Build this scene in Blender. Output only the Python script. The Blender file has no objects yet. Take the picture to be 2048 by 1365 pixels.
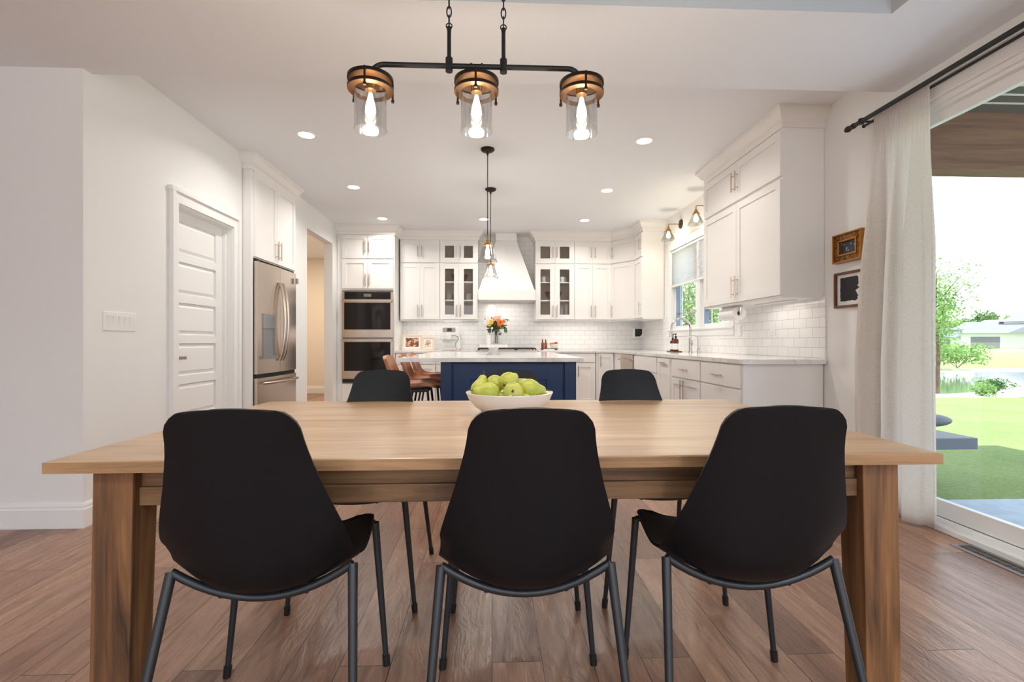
import bpy, bmesh, math, random
from mathutils import Vector, Matrix
random.seed(7)
PI = math.pi
sc = bpy.context.scene
COL = sc.collection

# ------------------------------------------------------------------ camera
HC = 1.053
cam_d = bpy.data.cameras.new('camera'); cam_d.sensor_width = 36.0; cam_d.lens = 36*960/2048
cam_d.shift_y = 1.5/2048; cam_d.clip_start = 0.05; cam_d.clip_end = 500
cam = bpy.data.objects.new('camera', cam_d); COL.objects.link(cam)
cam.location = (0, 0, HC); cam.rotation_euler = (PI/2, 0, -math.atan(40/960))
sc.camera = cam
# ------------------------------------------------------------------ view
sc.view_settings.view_transform = 'Standard'; sc.view_settings.look = 'None'
sc.view_settings.gamma = 1; sc.view_settings.use_curve_mapping = False
sc.view_settings.exposure = 0.27
try:
    sc.cycles.use_denoising = True
    sc.cycles.max_bounces = 10; sc.cycles.diffuse_bounces = 5; sc.cycles.glossy_bounces = 4
    sc.cycles.transparent_max_bounces = 16; sc.cycles.transmission_bounces = 6
    sc.cycles.sample_clamp_indirect = 6; sc.cycles.caustics_reflective = False; sc.cycles.caustics_refractive = False
except Exception: pass
# ------------------------------------------------------------------ sky
W = bpy.data.worlds.new('sky'); sc.world = W; W.use_nodes = True
wn = W.node_tree.nodes; wl = W.node_tree.links
bg = wn['Background']; bg.inputs[1].default_value = 2.3
tcw = wn.new('ShaderNodeTexCoord'); sx = wn.new('ShaderNodeSeparateXYZ'); rmp = wn.new('ShaderNodeValToRGB')
wl.new(tcw.outputs['Generated'], sx.inputs[0]); wl.new(sx.outputs[2], rmp.inputs[0]); wl.new(rmp.outputs[0], bg.inputs[0])
rmp.color_ramp.elements[0].position = 0.0; rmp.color_ramp.elements[0].color = (0.88, 0.94, 1.0, 1)
rmp.color_ramp.elements[1].position = 0.7; rmp.color_ramp.elements[1].color = (0.70, 0.86, 1.0, 1)
# ------------------------------------------------------------------ sun (from behind the camera, high)
sd = bpy.data.lights.new('sun', 'SUN'); sd.energy = 7.5; sd.angle = math.radians(0.7); sd.color = (1.0, 0.95, 0.86)
so = bpy.data.objects.new('sun', sd); COL.objects.link(so)
so.rotation_euler = Vector((0.10, 0.50, -1.0)).to_track_quat('-Z', 'Y').to_euler()
so.location = (5, -5, 12)
CAN_W = 9.0      # power of one recessed can
FILL_CAN_W = 30.0  # power of one added fill lamp behind the camera

# ------------------------------------------------------------------ materials
def mat(name, col=(.8,.8,.8), rough=.5, metal=0, **kw):
    m = bpy.data.materials.new(name); m.use_nodes = True
    b = m.node_tree.nodes['Principled BSDF']
    b.inputs['Base Color'].default_value = (*col, 1); b.inputs['Roughness'].default_value = rough
    b.inputs['Metallic'].default_value = metal
    for k, v in kw.items():
        k = {'spec':'Specular IOR Level','coat':'Coat Weight','coatr':'Coat Roughness','em':'Emission Color','ems':'Emission Strength','trans':'Transmission Weight','sheen':'Sheen Weight','aniso':'Anisotropic'}[k]
        b.inputs[k].default_value = (*v, 1) if k == 'Emission Color' else v
    return m
def N(m, t): return m.node_tree.nodes.new(t)
def L(m, a, b): m.node_tree.links.new(a, b)
def B(m): return m.node_tree.nodes['Principled BSDF']
def srgb(r, g, b):
    f = lambda c: c/12.92 if c <= .04045 else ((c+.055)/1.055)**2.4
    return (f(r/255), f(g/255), f(b/255))
def coords(m, scale=(1,1,1), rot=(0,0,0), kind='Object'):
    tc = N(m,'ShaderNodeTexCoord'); mp = N(m,'ShaderNodeMapping')
    mp.inputs['Scale'].default_value = scale; mp.inputs['Rotation'].default_value = rot
    L(m, tc.outputs[kind], mp.inputs[0]); return mp.outputs[0]
def noise(m, vec, scale=5, detail=4, rough=.5, dist=0):
    n = N(m,'ShaderNodeTexNoise'); n.inputs['Scale'].default_value = scale; n.inputs['Detail'].default_value = detail
    n.inputs['Roughness'].default_value = rough; n.inputs['Distortion'].default_value = dist
    L(m, vec, n.inputs['Vector']); return n.outputs['Fac']
def ramp(m, fac, stops):
    r = N(m,'ShaderNodeValToRGB'); e = r.color_ramp.elements
    while len(e) < len(stops): e.new(.5)
    for i,(p,c) in enumerate(stops): e[i].position = p; e[i].color = (*c, 1)
    L(m, fac, r.inputs[0]); return r.outputs[0]
def bump(m, h, strength=.2, dist=.01, normal=None):
    b = N(m,'ShaderNodeBump'); b.inputs['Strength'].default_value = strength; b.inputs['Distance'].default_value = dist
    L(m, h, b.inputs['Height'])
    if normal is not None: L(m, normal, b.inputs['Normal'])
    L(m, b.outputs[0], B(m).inputs['Normal']); return b.outputs[0]
def mixc(m, fac, a, b, mode='MIX'):
    x = N(m,'ShaderNodeMixRGB'); x.blend_type = mode
    for i, v in ((0,fac),(1,a),(2,b)):
        if isinstance(v,(int,float)): x.inputs[i].default_value = v
        elif isinstance(v, tuple): x.inputs[i].default_value = (*v,1)
        else: L(m, v, x.inputs[i])
    return x.outputs[0]

def m_paint(name, col, rough=.55, bs=.06):
    m = mat(name, col, rough, spec=.3); bump(m, noise(m, coords(m), 260, 3), bs, .002); return m
M = {}
M['wall'] = m_paint('wall_paint', (.83,.83,.82))
M['ceil'] = m_paint('ceiling_paint', (.835,.86,.89), .8, .25)
M['hall'] = m_paint('hall_paint', srgb(232,224,212))
M['trim'] = mat('trim_paint', (.84,.84,.83), .35)
M['cab'] = mat('cabinet_paint', (.84,.825,.805), .33)
M['cabin'] = mat('cabinet_interior', srgb(205,185,165), .5)
M['navy'] = mat('navy_paint', srgb(18,48,92), .38)
M['brass'] = mat('champagne_pull', srgb(206,184,164), .3, 1)
M['gold'] = mat('aged_brass', srgb(176,134,80), .3, 1)
M['bronze'] = mat('bronze_ring', srgb(176,136,98), .3, 1)
M['black'] = mat('black_metal', (.008,.008,.009), .42)
M['oil'] = mat('dark_bronze', srgb(42,30,24), .4, .6)
M['chrome'] = mat('brushed_nickel', srgb(200,195,190), .22, 1)
M['shell'] = mat('chair_plastic', (.004,.0046,.0065), .42, spec=.28); bump(M['shell'], noise(M['shell'], coords(M['shell']), 900, 2), .12, .001)
M['leg'] = mat('chair_leg_metal', (.016,.018,.022), .38)
M['ceramic'] = mat('white_ceramic', (.82,.82,.81), .3)
M['wht_plastic'] = mat('white_plastic', (.83,.83,.82), .35)
M['blackgl'] = mat('oven_glass', (.010,.007,.006), .08, spec=.32)
M['blackpl'] = mat('black_plastic', (.01,.01,.01), .35)
M['rubber'] = mat('dark_gap', (.015,.013,.012), .7)
# stainless
m = mat('stainless', srgb(204,190,178), .24, 1); M['steel'] = m
bump(m, noise(m, coords(m,(1,1,400)), 4, 2), .015, .001)
m = mat('stainless_side', srgb(150,152,156), .4, .8); M['steelside'] = m
# floor planks (run along Y)
m = mat('hickory_floor', rough=.3, spec=.45); M['floor'] = m
v = coords(m, (1,1,1), (0,0,PI/2))
br = N(m,'ShaderNodeTexBrick'); L(m, v, br.inputs['Vector'])
for k, val in (('Scale',1.0),('Mortar Size',.0016),('Mortar Smooth',.3),('Bias',0),('Brick Width',1.15),('Row Height',.165)): br.inputs[k].default_value = val
br.inputs['Color1'].default_value = (0,0,0,1); br.inputs['Color2'].default_value = (1,1,1,1); br.inputs['Mortar'].default_value = (.5,.5,.5,1)
br.offset = .37; br.offset_frequency = 3
vo = N(m,'ShaderNodeVectorMath'); vo.operation='MULTIPLY_ADD'; L(m, br.outputs['Color'], vo.inputs[0]); vo.inputs[1].default_value=(7,13,3); L(m, v, vo.inputs[2])
mp = N(m,'ShaderNodeMapping'); mp.inputs['Scale'].default_value = (1.2,11,1); L(m, vo.outputs[0], mp.inputs[0])
g1 = noise(m, mp.outputs[0], 2.2, 6, .6, 1.2)
mp2 = N(m,'ShaderNodeMapping'); mp2.inputs['Scale'].default_value = (2.5,60,1); L(m, vo.outputs[0], mp2.inputs[0])
g2 = noise(m, mp2.outputs[0], 3, 5, .7, .6)
base = ramp(m, br.outputs['Color'], [(0,srgb(128,92,74)),(.35,srgb(160,118,96)),(.7,srgb(182,140,114)),(1,srgb(142,104,84))])
c1 = mixc(m, .75, base, ramp(m, g1, [(.28,(.36,.34,.33)),(.48,(.85,.85,.85)),(.75,(1.15,1.12,1.08))]), 'MULTIPLY')
c2 = mixc(m, .5, c1, ramp(m, g2, [(.3,(.55,.5,.48)),(.55,(1,1,1))]), 'MULTIPLY')
c3 = mixc(m, br.outputs['Fac'], c2, srgb(60,40,32))
L(m, c3, B(m).inputs['Base Color'])
mpw = N(m,'ShaderNodeMapping'); mpw.inputs['Scale'].default_value=(3,9,1); L(m, vo.outputs[0], mpw.inputs[0])
wv = noise(m, mpw.outputs[0], 2.0, 3, .5, 2.5)
hh = N(m,'ShaderNodeMath'); hh.operation='MULTIPLY_ADD'; L(m, br.outputs['Fac'], hh.inputs[0]); hh.inputs[1].default_value=-1.2; L(m, wv, hh.inputs[2])
bn = bump(m, hh.outputs[0], .35, .006); bump(m, g2, .12, .003, bn)
L(m, ramp(m, g1, [(.3,(.36,)*3),(.7,(.24,)*3)]), B(m).inputs['Roughness'])
# table wood
def m_wood(name, axis, dark, mid, light, rough=.4, stretch=9, sc_=2.0):
    m = mat(name, rough=rough, spec=.4)
    s = [stretch]*3; s[axis] = .8
    v = coords(m, tuple(s)); g = noise(m, v, sc_, 6, .6, .8)
    s2 = [70]*3; s2[axis] = 2.0
    g2 = noise(m, coords(m, tuple(s2)), 2, 4, .6, .3)
    c = ramp(m, g, [(.25,dark),(.5,mid),(.75,light)])
    c = mixc(m, .45, c, ramp(m, g2, [(.3,(.6,.55,.5)),(.55,(1,1,1))]), 'MULTIPLY')
    L(m, c, B(m).inputs['Base Color']); bump(m, g2, .12, .003); return m
M['tabletop'] = m_wood('table_top_wood', 0, srgb(158,122,88), srgb(194,160,124), srgb(214,184,148), .3, 7, 1.6)
B(M['tabletop']).inputs['Specular IOR Level'].default_value = .6
M['tableleg'] = m_wood('table_leg_wood', 2, srgb(62,44,32), srgb(126,88,56), srgb(164,118,76), .5, 12, 1.8)
M['apron'] = m_wood('table_apron_wood', 0, srgb(74,54,38), srgb(126,94,64), srgb(160,124,86), .5, 12, 1.6)
M['edgewood'] = m_wood('table_edge_wood', 0, srgb(120,88,60), srgb(168,130,92), srgb(192,154,112), .45, 10, 2)
M['board'] = m_wood('tray_wood', 0, srgb(70,48,34), srgb(96,66,46), srgb(120,84,58), .5)
M['beamwood'] = m_wood('cedar_beam', 0, srgb(84,56,40), srgb(112,78,56), srgb(134,98,72), .8, 14)
M['frame_walnut'] = m_wood('walnut_frame', 2, srgb(78,46,30), srgb(104,64,42), srgb(124,80,54), .45)
# gilded ornate
m = mat('gilded_frame', srgb(150,100,44), .38, .75); M['gilt'] = m
nn = noise(m, coords(m), 90, 4, .7); L(m, ramp(m, nn, [(.38,srgb(46,26,14)),(.56,srgb(150,100,48)),(.75,srgb(206,152,80))]), B(m).inputs['Base Color']); bump(m, nn, .8, .006)
M['gilt_plain'] = mat('gilded_edge', srgb(178,124,60), .35, .8)
# tile
def m_tile(name, ax):
    m = mat(name, rough=.12, spec=.5)
    tc = N(m,'ShaderNodeTexCoord'); s = N(m,'ShaderNodeSeparateXYZ'); cb = N(m,'ShaderNodeCombineXYZ')
    L(m, tc.outputs['Object'], s.inputs[0]); L(m, s.outputs[ax], cb.inputs[0]); L(m, s.outputs[2], cb.inputs[1])
    b = N(m,'ShaderNodeTexBrick'); L(m, cb.outputs[0], b.inputs['Vector'])
    for k, val in (('Scale',1),('Mortar Size',.0016),('Mortar Smooth',.2),('Brick Width',.1545),('Row Height',.0775)): b.inputs[k].default_value = val
    b.inputs['Color1'].default_value = (.87,.86,.85,1); b.inputs['Color2'].default_value = (.84,.83,.82,1); b.inputs['Mortar'].default_value = (*srgb(185,176,168),1)
    L(m, b.outputs['Color'], B(m).inputs['Base Color'])
    iv = N(m,'ShaderNodeMath'); iv.operation='SUBTRACT'; iv.inputs[0].default_value=1; L(m, b.outputs['Fac'], iv.inputs[1])
    bump(m, iv.outputs[0], .5, .002)
    L(m, ramp(m, b.outputs['Fac'], [(0,(.12,)*3),(1,(.8,)*3)]), B(m).inputs['Roughness'])
    return m
M['tile_x'] = m_tile('subway_tile_back', 0); M['tile_y'] = m_tile('subway_tile_side', 1)
# quartz
m = mat('quartz', rough=.1, spec=.5); M['quartz'] = m
q = noise(m, coords(m), 1.6, 7, .6, 1.4)
L(m, ramp(m, q, [(.44,(.83,.825,.82)),(.5,(.70,.69,.68)),(.535,(.83,.825,.82))]), B(m).inputs['Base Color'])
# leather
m = mat('tan_leather', rough=.36, spec=.5); M['leather'] = m
q = noise(m, coords(m), 9, 5, .6); L(m, ramp(m, q, [(.3,srgb(132,76,44)),(.6,srgb(184,114,70)),(.85,srgb(214,152,106))]), B(m).inputs['Base Color'])
# linen curtain
m = mat('linen', rough=.9, sheen=.2); M['linen'] = m
q = noise(m, coords(m,(1,60,700)), 1, 3, .6); q2 = noise(m, coords(m,(1,700,60)), 1, 3, .6)
cc = mixc(m, .5, ramp(m, q, [(.35,srgb(230,224,218)),(.65,srgb(250,247,244))]), ramp(m, q2, [(.35,srgb(232,226,220)),(.65,srgb(250,248,245))]))
L(m, cc, B(m).inputs['Base Color'])
tr = N(m,'ShaderNodeBsdfTranslucent'); L(m, cc, tr.inputs[0]); mx = N(m,'ShaderNodeMixShader'); mx.inputs[0].default_value = .62
L(m, B(m).outputs[0], mx.inputs[1]); L(m, tr.outputs[0], mx.inputs[2]); L(m, mx.outputs[0], m.node_tree.nodes['Material Output'].inputs[0])
# cellular shade
m = mat('cellular_shade', (.88,.89,.90), .8); M['shade'] = m
tr = N(m,'ShaderNodeBsdfTranslucent'); tr.inputs[0].default_value=(.92,.93,.95,1); mx = N(m,'ShaderNodeMixShader'); mx.inputs[0].default_value = .72
L(m, B(m).outputs[0], mx.inputs[1]); L(m, tr.outputs[0], mx.inputs[2]); L(m, mx.outputs[0], m.node_tree.nodes['Material Output'].inputs[0])
# thin clear glass: transparent with fresnel reflection
def m_glass(name, tint=(1,1,1), ior=1.45, rough=0.0, extra=0.0):
    m = bpy.data.materials.new(name); m.use_nodes = True; nt = m.node_tree
    nt.nodes.remove(nt.nodes['Principled BSDF'])
    t = N(m,'ShaderNodeBsdfTransparent'); t.inputs[0].default_value=(*tint,1)
    g = N(m,'ShaderNodeBsdfGlossy'); g.inputs['Roughness'].default_value = rough
    f = N(m,'ShaderNodeLayerWeight'); f.inputs[0].default_value = .5
    pw_ = N(m,'ShaderNodeMath'); pw_.operation='POWER'; pw_.inputs[1].default_value = 5; L(m, f.outputs['Facing'], pw_.inputs[0])
    a = N(m,'ShaderNodeMath'); a.operation='MULTIPLY_ADD'; a.use_clamp=True; a.inputs[1].default_value = .9; a.inputs[2].default_value = .04+extra; L(m, pw_.outputs[0], a.inputs[0])
    x = N(m,'ShaderNodeMixShader'); L(m, a.outputs[0], x.inputs[0]); L(m, t.outputs[0], x.inputs[1]); L(m, g.outputs[0], x.inputs[2])
    L(m, x.outputs[0], nt.nodes['Material Output'].inputs[0]); return m
M['pane'] = m_glass('window_glass', (.98,.99,.99)); M['glass'] = m_glass('clear_glass', (.95,.95,.95), 1.45, .02, .06)
M['shadeglass'] = m_glass('shade_glass', (.86,.86,.85), 1.45, .02, .08)
M['amber'] = mat('amber_glass', srgb(92,44,16), .12, spec=.6)
M['leafglass'] = M['glass']
def m_emit(name, col, s):
    m = bpy.data.materials.new(name); m.use_nodes = True; m.node_tree.nodes.remove(m.node_tree.nodes['Principled BSDF'])
    e = N(m,'ShaderNodeEmission'); e.inputs[0].default_value = (*col,1); e.inputs[1].default_value = s
    L(m, e.outputs[0], m.node_tree.nodes['Material Output'].inputs[0]); return m
M['can'] = m_emit('can_lens', (1,.96,.90), 6); M['bulb'] = m_emit('bulb_glow', (1,.86,.66), 9); M['bulbs'] = m_emit('small_bulb_glow', (1,.84,.62), 6)
# outdoors
m = mat('grass', rough=.9, spec=.1); M['grass'] = m
q = noise(m, coords(m), 1.2, 8, .7); q2 = noise(m, coords(m), 40, 5, .7)
L(m, mixc(m, .5, ramp(m, q, [(.3,srgb(134,158,96)),(.7,srgb(176,190,128))]), ramp(m, q2, [(.3,srgb(106,138,76)),(.7,srgb(190,202,142))])), B(m).inputs['Base Color']); bump(m, q2, .9, .06)
m = mat('patio_concrete', rough=.8); M['patio'] = m
q = noise(m, coords(m), 9, 6, .6); L(m, ramp(m, q, [(.3,srgb(160,172,190)),(.7,srgb(184,194,208))]), B(m).inputs['Base Color'])
M['rock'] = mat('pale_rock', rough=.9); q = noise(M['rock'], coords(M['rock']), 3, 8, .8); L(M['rock'], ramp(M['rock'], q, [(.3,srgb(150,142,132)),(.7,srgb(226,220,212))]), B(M['rock']).inputs['Base Color'])
M['water'] = mat('pond_water', srgb(96,112,92), .06, spec=.6); bump(M['water'], noise(M['water'], coords(M['water']), 2, 4), .06, .05)
M['bark'] = mat('bark', srgb(92,74,60), .9)
def m_leaf(name, a, b):
    m = mat(name, rough=.6); q = noise(m, coords(m), 3, 3); c = ramp(m, q, [(.3,a),(.7,b)]); L(m, c, B(m).inputs['Base Color'])
    t = N(m,'ShaderNodeBsdfTranslucent'); L(m, c, t.inputs[0]); x = N(m,'ShaderNodeMixShader'); x.inputs[0].default_value=.35
    L(m, B(m).outputs[0], x.inputs[1]); L(m, t.outputs[0], x.inputs[2]); L(m, x.outputs[0], m.node_tree.nodes['Material Output'].inputs[0]); return m
M['leaf'] = m_leaf('leaf_green', srgb(104,148,74), srgb(156,188,112)); M['leafd'] = m_leaf('leaf_dark', srgb(74,108,64), srgb(112,146,88)); M['leaff'] = m_leaf('bouquet_leaf', srgb(50,78,32), srgb(96,124,58))
M['siding'] = mat('pale_siding', srgb(206,206,208), .8); M['roof'] = mat('shingle_roof', srgb(120,126,140), .9); M['garage'] = mat('garage_door', srgb(110,112,122), .6); M['drive'] = mat('driveway', srgb(214,206,198), .9)
M['slate'] = mat('slate_furniture', srgb(88,94,106), .5)
M['porchboard'] = mat('porch_ceiling_board', srgb(86,78,70), .6); M['seam'] = mat('pale_seam', srgb(205,200,190), .6)
M['sash'] = mat('sash_sky_tint', srgb(134,148,180), .4)  # blue-grey of sky mirrored in the window reveals, put into the colour

# ------------------------------------------------------------------ mesh builder
class MB:
    cnt = 0
    def __init__(s): s.bm = bmesh.new()
    def add(s, vs, fs, T=None):
        T = T or Matrix()
        bv = [s.bm.verts.new(T @ Vector(v)) for v in vs]
        for f in fs:
            try: s.bm.faces.new([bv[i] for i in f])
            except ValueError: pass
        return s
    def box(s, x0, x1, y0, y1, z0, z1, T=None):
        if x0 > x1: x0, x1 = x1, x0
        if y0 > y1: y0, y1 = y1, y0
        if z0 > z1: z0, z1 = z1, z0
        MB.cnt = (MB.cnt+5) % 17; e = MB.cnt*3e-5      # keeps neighbouring faces from being exactly coplanar
        x0 -= e; y0 -= e; z0 -= e; x1 += e; y1 += e; z1 += e
        vs = [(x,y,z) for z in (z0,z1) for y in (y0,y1) for x in (x0,x1)]
        return s.add(vs, [(0,2,3,1),(4,5,7,6),(0,1,5,4),(2,6,7,3),(0,4,6,2),(1,3,7,5)], T)
    def hexa(s, p, T=None):   # bottom 4 ccw, top 4 ccw
        return s.add(p, [(3,2,1,0),(4,5,6,7),(0,1,5,4),(1,2,6,5),(2,3,7,6),(3,0,4,7)], T)
    def tube(s, pts, r, n=10, closed=False, T=None, caps=True):
        pts = [Vector(p) for p in pts]; m = len(pts)
        rr = r if isinstance(r, (list,tuple)) else [r]*m
        rings = []; up = None
        for i, p in enumerate(pts):
            a = pts[(i-1) % m] if (closed or i > 0) else p; b = pts[(i+1) % m] if (closed or i < m-1) else p
            t = (b-a).normalized()
            if up is None:
                up = Vector((0,0,1)) if abs(t.z) < .9 else Vector((1,0,0))
            side = t.cross(up).normalized(); up = side.cross(t).normalized()
            k = 1.0
            if (closed or 0 < i < m-1):
                d1 = (p-a).normalized(); d2 = (b-p).normalized(); c = max(.35, math.sqrt(max(0,(1+d1.dot(d2))/2))); k = 1/c if c > .6 else 1.2
            rings.append([p + (side*math.cos(2*PI*j/n)+up*math.sin(2*PI*j/n))*rr[i]*(k if k < 1.25 else 1.2) for j in range(n)])
        vs = [v for rg in rings for v in rg]; fs = []
        for i in range(m if closed else m-1):
            i2 = (i+1) % m
            for j in range(n):
                j2 = (j+1) % n; fs.append((i*n+j, i*n+j2, i2*n+j2, i2*n+j))
        if not closed and caps:
            fs.append(tuple(range(n-1,-1,-1))); fs.append(tuple((m-1)*n+j for j in range(n)))
        return s.add(vs, fs, T)
    def lathe(s, prof, n=24, c=(0,0,0), T=None, cap0=True, cap1=True, sx=1, sy=1):
        vs = []; fs = []; m = len(prof)
        for r, z in prof:
            for j in range(n):
                a = 2*PI*j/n; vs.append((c[0]+r*math.cos(a)*sx, c[1]+r*math.sin(a)*sy, c[2]+z))
        for i in range(m-1):
            for j in range(n):
                j2 = (j+1) % n; fs.append((i*n+j, i*n+j2, (i+1)*n+j2, (i+1)*n+j))
        if cap0: fs.append(tuple(range(n-1,-1,-1)))
        if cap1: fs.append(tuple((m-1)*n+j for j in range(n)))
        return s.add(vs, fs, T)
    def prism(s, poly, a, b, axis='z', T=None):   # polygon extruded along axis
        def mk(p, h): return {'z':(p[0],p[1],h),'y':(p[0],h,p[1]),'x':(h,p[0],p[1])}[axis]
        n = len(poly); vs = [mk(p,a) for p in poly]+[mk(p,b) for p in poly]
        return s.add(vs, [tuple(range(n-1,-1,-1)), tuple(range(n,2*n))]+[(i,(i+1)%n,n+(i+1)%n,n+i) for i in range(n)], T)
    def sphere(s, c, r, n=12, m=8, sc3=(1,1,1), T=None):
        vs = []; fs = []
        for i in range(m+1):
            ph = PI*i/m
            for j in range(n):
                a = 2*PI*j/n; vs.append((c[0]+r*sc3[0]*math.sin(ph)*math.cos(a), c[1]+r*sc3[1]*math.sin(ph)*math.sin(a), c[2]+r*sc3[2]*math.cos(ph)))
        for i in range(m):
            for j in range(n):
                j2 = (j+1)%n; fs.append((i*n+j,(i+1)*n+j,(i+1)*n+j2,i*n+j2))
        return s.add(vs, fs, T)
    def rbox(s, x0, x1, z0, z1, r, y0, y1, n=5, T=None):  # rounded rectangle in xz extruded in y
        p = []
        for cx, cz, a0 in ((x1-r,z1-r,0),(x0+r,z1-r,PI/2),(x0+r,z0+r,PI),(x1-r,z0+r,1.5*PI)):
            for i in range(n+1):
                a = a0+PI/2*i/n; p.append((cx+r*math.cos(a), cz+r*math.sin(a)))
        return s.prism(p, y0, y1, 'y', T)
    def sweep(s, path, prof, T=None):   # path in xy, profile (outward offset to the right of travel, z), mitred
        P = [Vector((p[0],p[1])) for p in path]; n = len(P); k = len(prof); vs = []
        for i in range(n):
            d1 = (P[i]-P[i-1]).normalized() if i else (P[1]-P[0]).normalized()
            d2 = (P[i+1]-P[i]).normalized() if i < n-1 else d1
            n1 = Vector((d1.y,-d1.x)); n2 = Vector((d2.y,-d2.x)); nn = (n1+n2).normalized(); f = 1/max(.3, nn.dot(n1))
            for o, z in prof: q = P[i]+nn*o*f; vs.append((q.x,q.y,z))
        fs = []
        for i in range(n-1):
            for j in range(k):
                j2 = (j+1)%k; fs.append((i*k+j, i*k+j2, (i+1)*k+j2, (i+1)*k+j))
        fs.append(tuple(range(k))); fs.append(tuple((n-1)*k+j for j in range(k-1,-1,-1)))
        return s.add(vs, fs, T)
    def build(s, name, m, parent=None, smooth=False, bev=0, loc=None, weld=False, subs=0):
        if weld: bmesh.ops.remove_doubles(s.bm, verts=s.bm.verts, dist=1e-5)
        bmesh.ops.recalc_face_normals(s.bm, faces=s.bm.faces)
        me = bpy.data.meshes.new(name); s.bm.to_mesh(me); s.bm.free()
        me.materials.append(M[m] if isinstance(m,str) else m)
        o = bpy.data.objects.new(name, me); COL.objects.link(o)
        if parent: o.parent = parent
        if loc: o.location = loc
        if smooth:
            for p in me.polygons: p.use_smooth = True
            try: me.set_sharp_from_angle(angle=math.radians(38))
            except Exception: pass
        if bev:
            b = o.modifiers.new('bevel','BEVEL'); b.width = bev; b.segments = 2; b.limit_method = 'ANGLE'
        if subs:
            b = o.modifiers.new('subd','SUBSURF'); b.levels = subs; b.render_levels = subs
        return o
def tag(o, label=None, cat=None, group=None, kind=None):
    if label: o['label'] = label
    if cat: o['category'] = cat
    if group: o['group'] = group
    if kind: o['kind'] = kind
    return o
def thing(name, label, cat, loc=(0,0,0), rz=0, group=None):
    o = bpy.data.objects.new(name, None); COL.objects.link(o); o.empty_display_size = .1
    o.location = loc; o.rotation_euler = (0,0,rz); return tag(o, label, cat, group)
def struct(o, label=None, cat=None): return tag(o, label, cat, kind='structure')
def kids(o): return [c for c in bpy.data.objects if c.parent == o]
def copy_tree(o, parent=None):
    c = o.copy(); COL.objects.link(c)
    if parent: c.parent = parent
    for ch in kids(o): copy_tree(ch, c)
    return c
def dup(root, loc, rz=None, label=None):
    c = copy_tree(root); c.location = loc
    if rz is not None: c.rotation_euler = (0,0,rz)
    if label: c['label'] = label
    return c
RZ90 = PI/2

# ================================================================== SETTING
XL, XR, YB, ZK, ZS = -2.316, 2.5, 7.95, 2.80, 2.605
b = MB(); b.box(-6.1,2.62,-4.1,10.1,-.10,0); struct(b.build('floor','floor'), 'brown wide plank hickory floor', 'floor')
# left wall (kitchen side) with pantry door, fridge recess, hall opening
b = MB(); t = XL-.12
b.box(t,XL,2.82,3.615,0,ZK); b.box(t,XL,3.615,4.395,2.075,ZK); b.box(t,XL,4.395,4.55,0,ZK)
b.box(t,XL,4.55,5.56,2.70,ZK); b.box(t,XL,5.56,6.115,0,ZK); b.box(t,XL,6.115,7.08,2.48,ZK); b.box(t,XL,7.08,YB,0,ZK)
b.box(-3.05,t,4.43,4.55,0,ZK); b.box(-3.05,t,5.56,5.68,0,ZK); b.box(-3.15,-3.05,4.43,5.68,0,ZK)
struct(b.build('wall_left','wall'), 'white kitchen wall on the left holding the pantry door and the hall opening', 'wall')
b = MB(); b.box(-6,t,2.82,2.94,0,ZK); struct(b.build('wall_left_front','wall'), 'grey shaded wall facing the table at far left', 'wall')
b = MB(); b.box(-6.12,-6,-4,2.94,0,ZK+.1); struct(b.build('wall_dining_left','wall'), 'wall of the room beyond the left edge', 'wall')
b = MB(); b.box(XL-.12,XR+.15,YB,YB+.12,0,ZK+.1); struct(b.build('wall_back','wall'), 'white wall behind the range and tall oven', 'wall')
# right wall with kitchen window and sliding door openings
b = MB(); u = XR+.15
WY0, WY1, WZ0, WZ1 = 4.92, 6.63, 1.21, 2.33
DY0, DY1, DZ1 = .45, 2.95, 2.42
b.box(XR,u,WY1,YB,0,ZK); b.box(XR,u,WY0,WY1,0,WZ0); b.box(XR,u,WY0,WY1,WZ1,ZK); b.box(XR,u,DY1,WY0,0,ZK)
b.box(XR,u,DY0,DY1,DZ1,ZK); b.box(XR,u,-.6,DY0,0,ZK); b.box(XR,u,-3.2,-.6,0,.5); b.box(XR,u,-3.2,-.6,2.42,ZK); b.box(XR,u,-4.1,-3.2,0,ZK)
struct(b.build('wall_right','wall'), 'white right wall with the sink window and the sliding patio door', 'wall')
# wall behind the camera, its wide opening added to let in sky light
b = MB(); b.box(-6.1,-2.9,-4.12,-4,0,ZK+.1); b.box(-2.9,1.8,-4.12,-4,2.5,ZK+.1); b.box(-2.9,1.8,-4.12,-4,0,.35); b.box(1.8,2.65,-4.12,-4,0,ZK+.1); b.box(-.6,-.5,-4.12,-4,.35,2.5)
struct(b.build('wall_rear','wall'), 'wall behind the camera with an added opening for sky light', 'wall')
# ceilings
b = MB(); b.box(XL-.15,XR+.15,2.88,YB+.1,ZK,ZK+.1); b.box(-6.12,XR+.15,2.83,2.88,ZS,ZK+.1)
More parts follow.
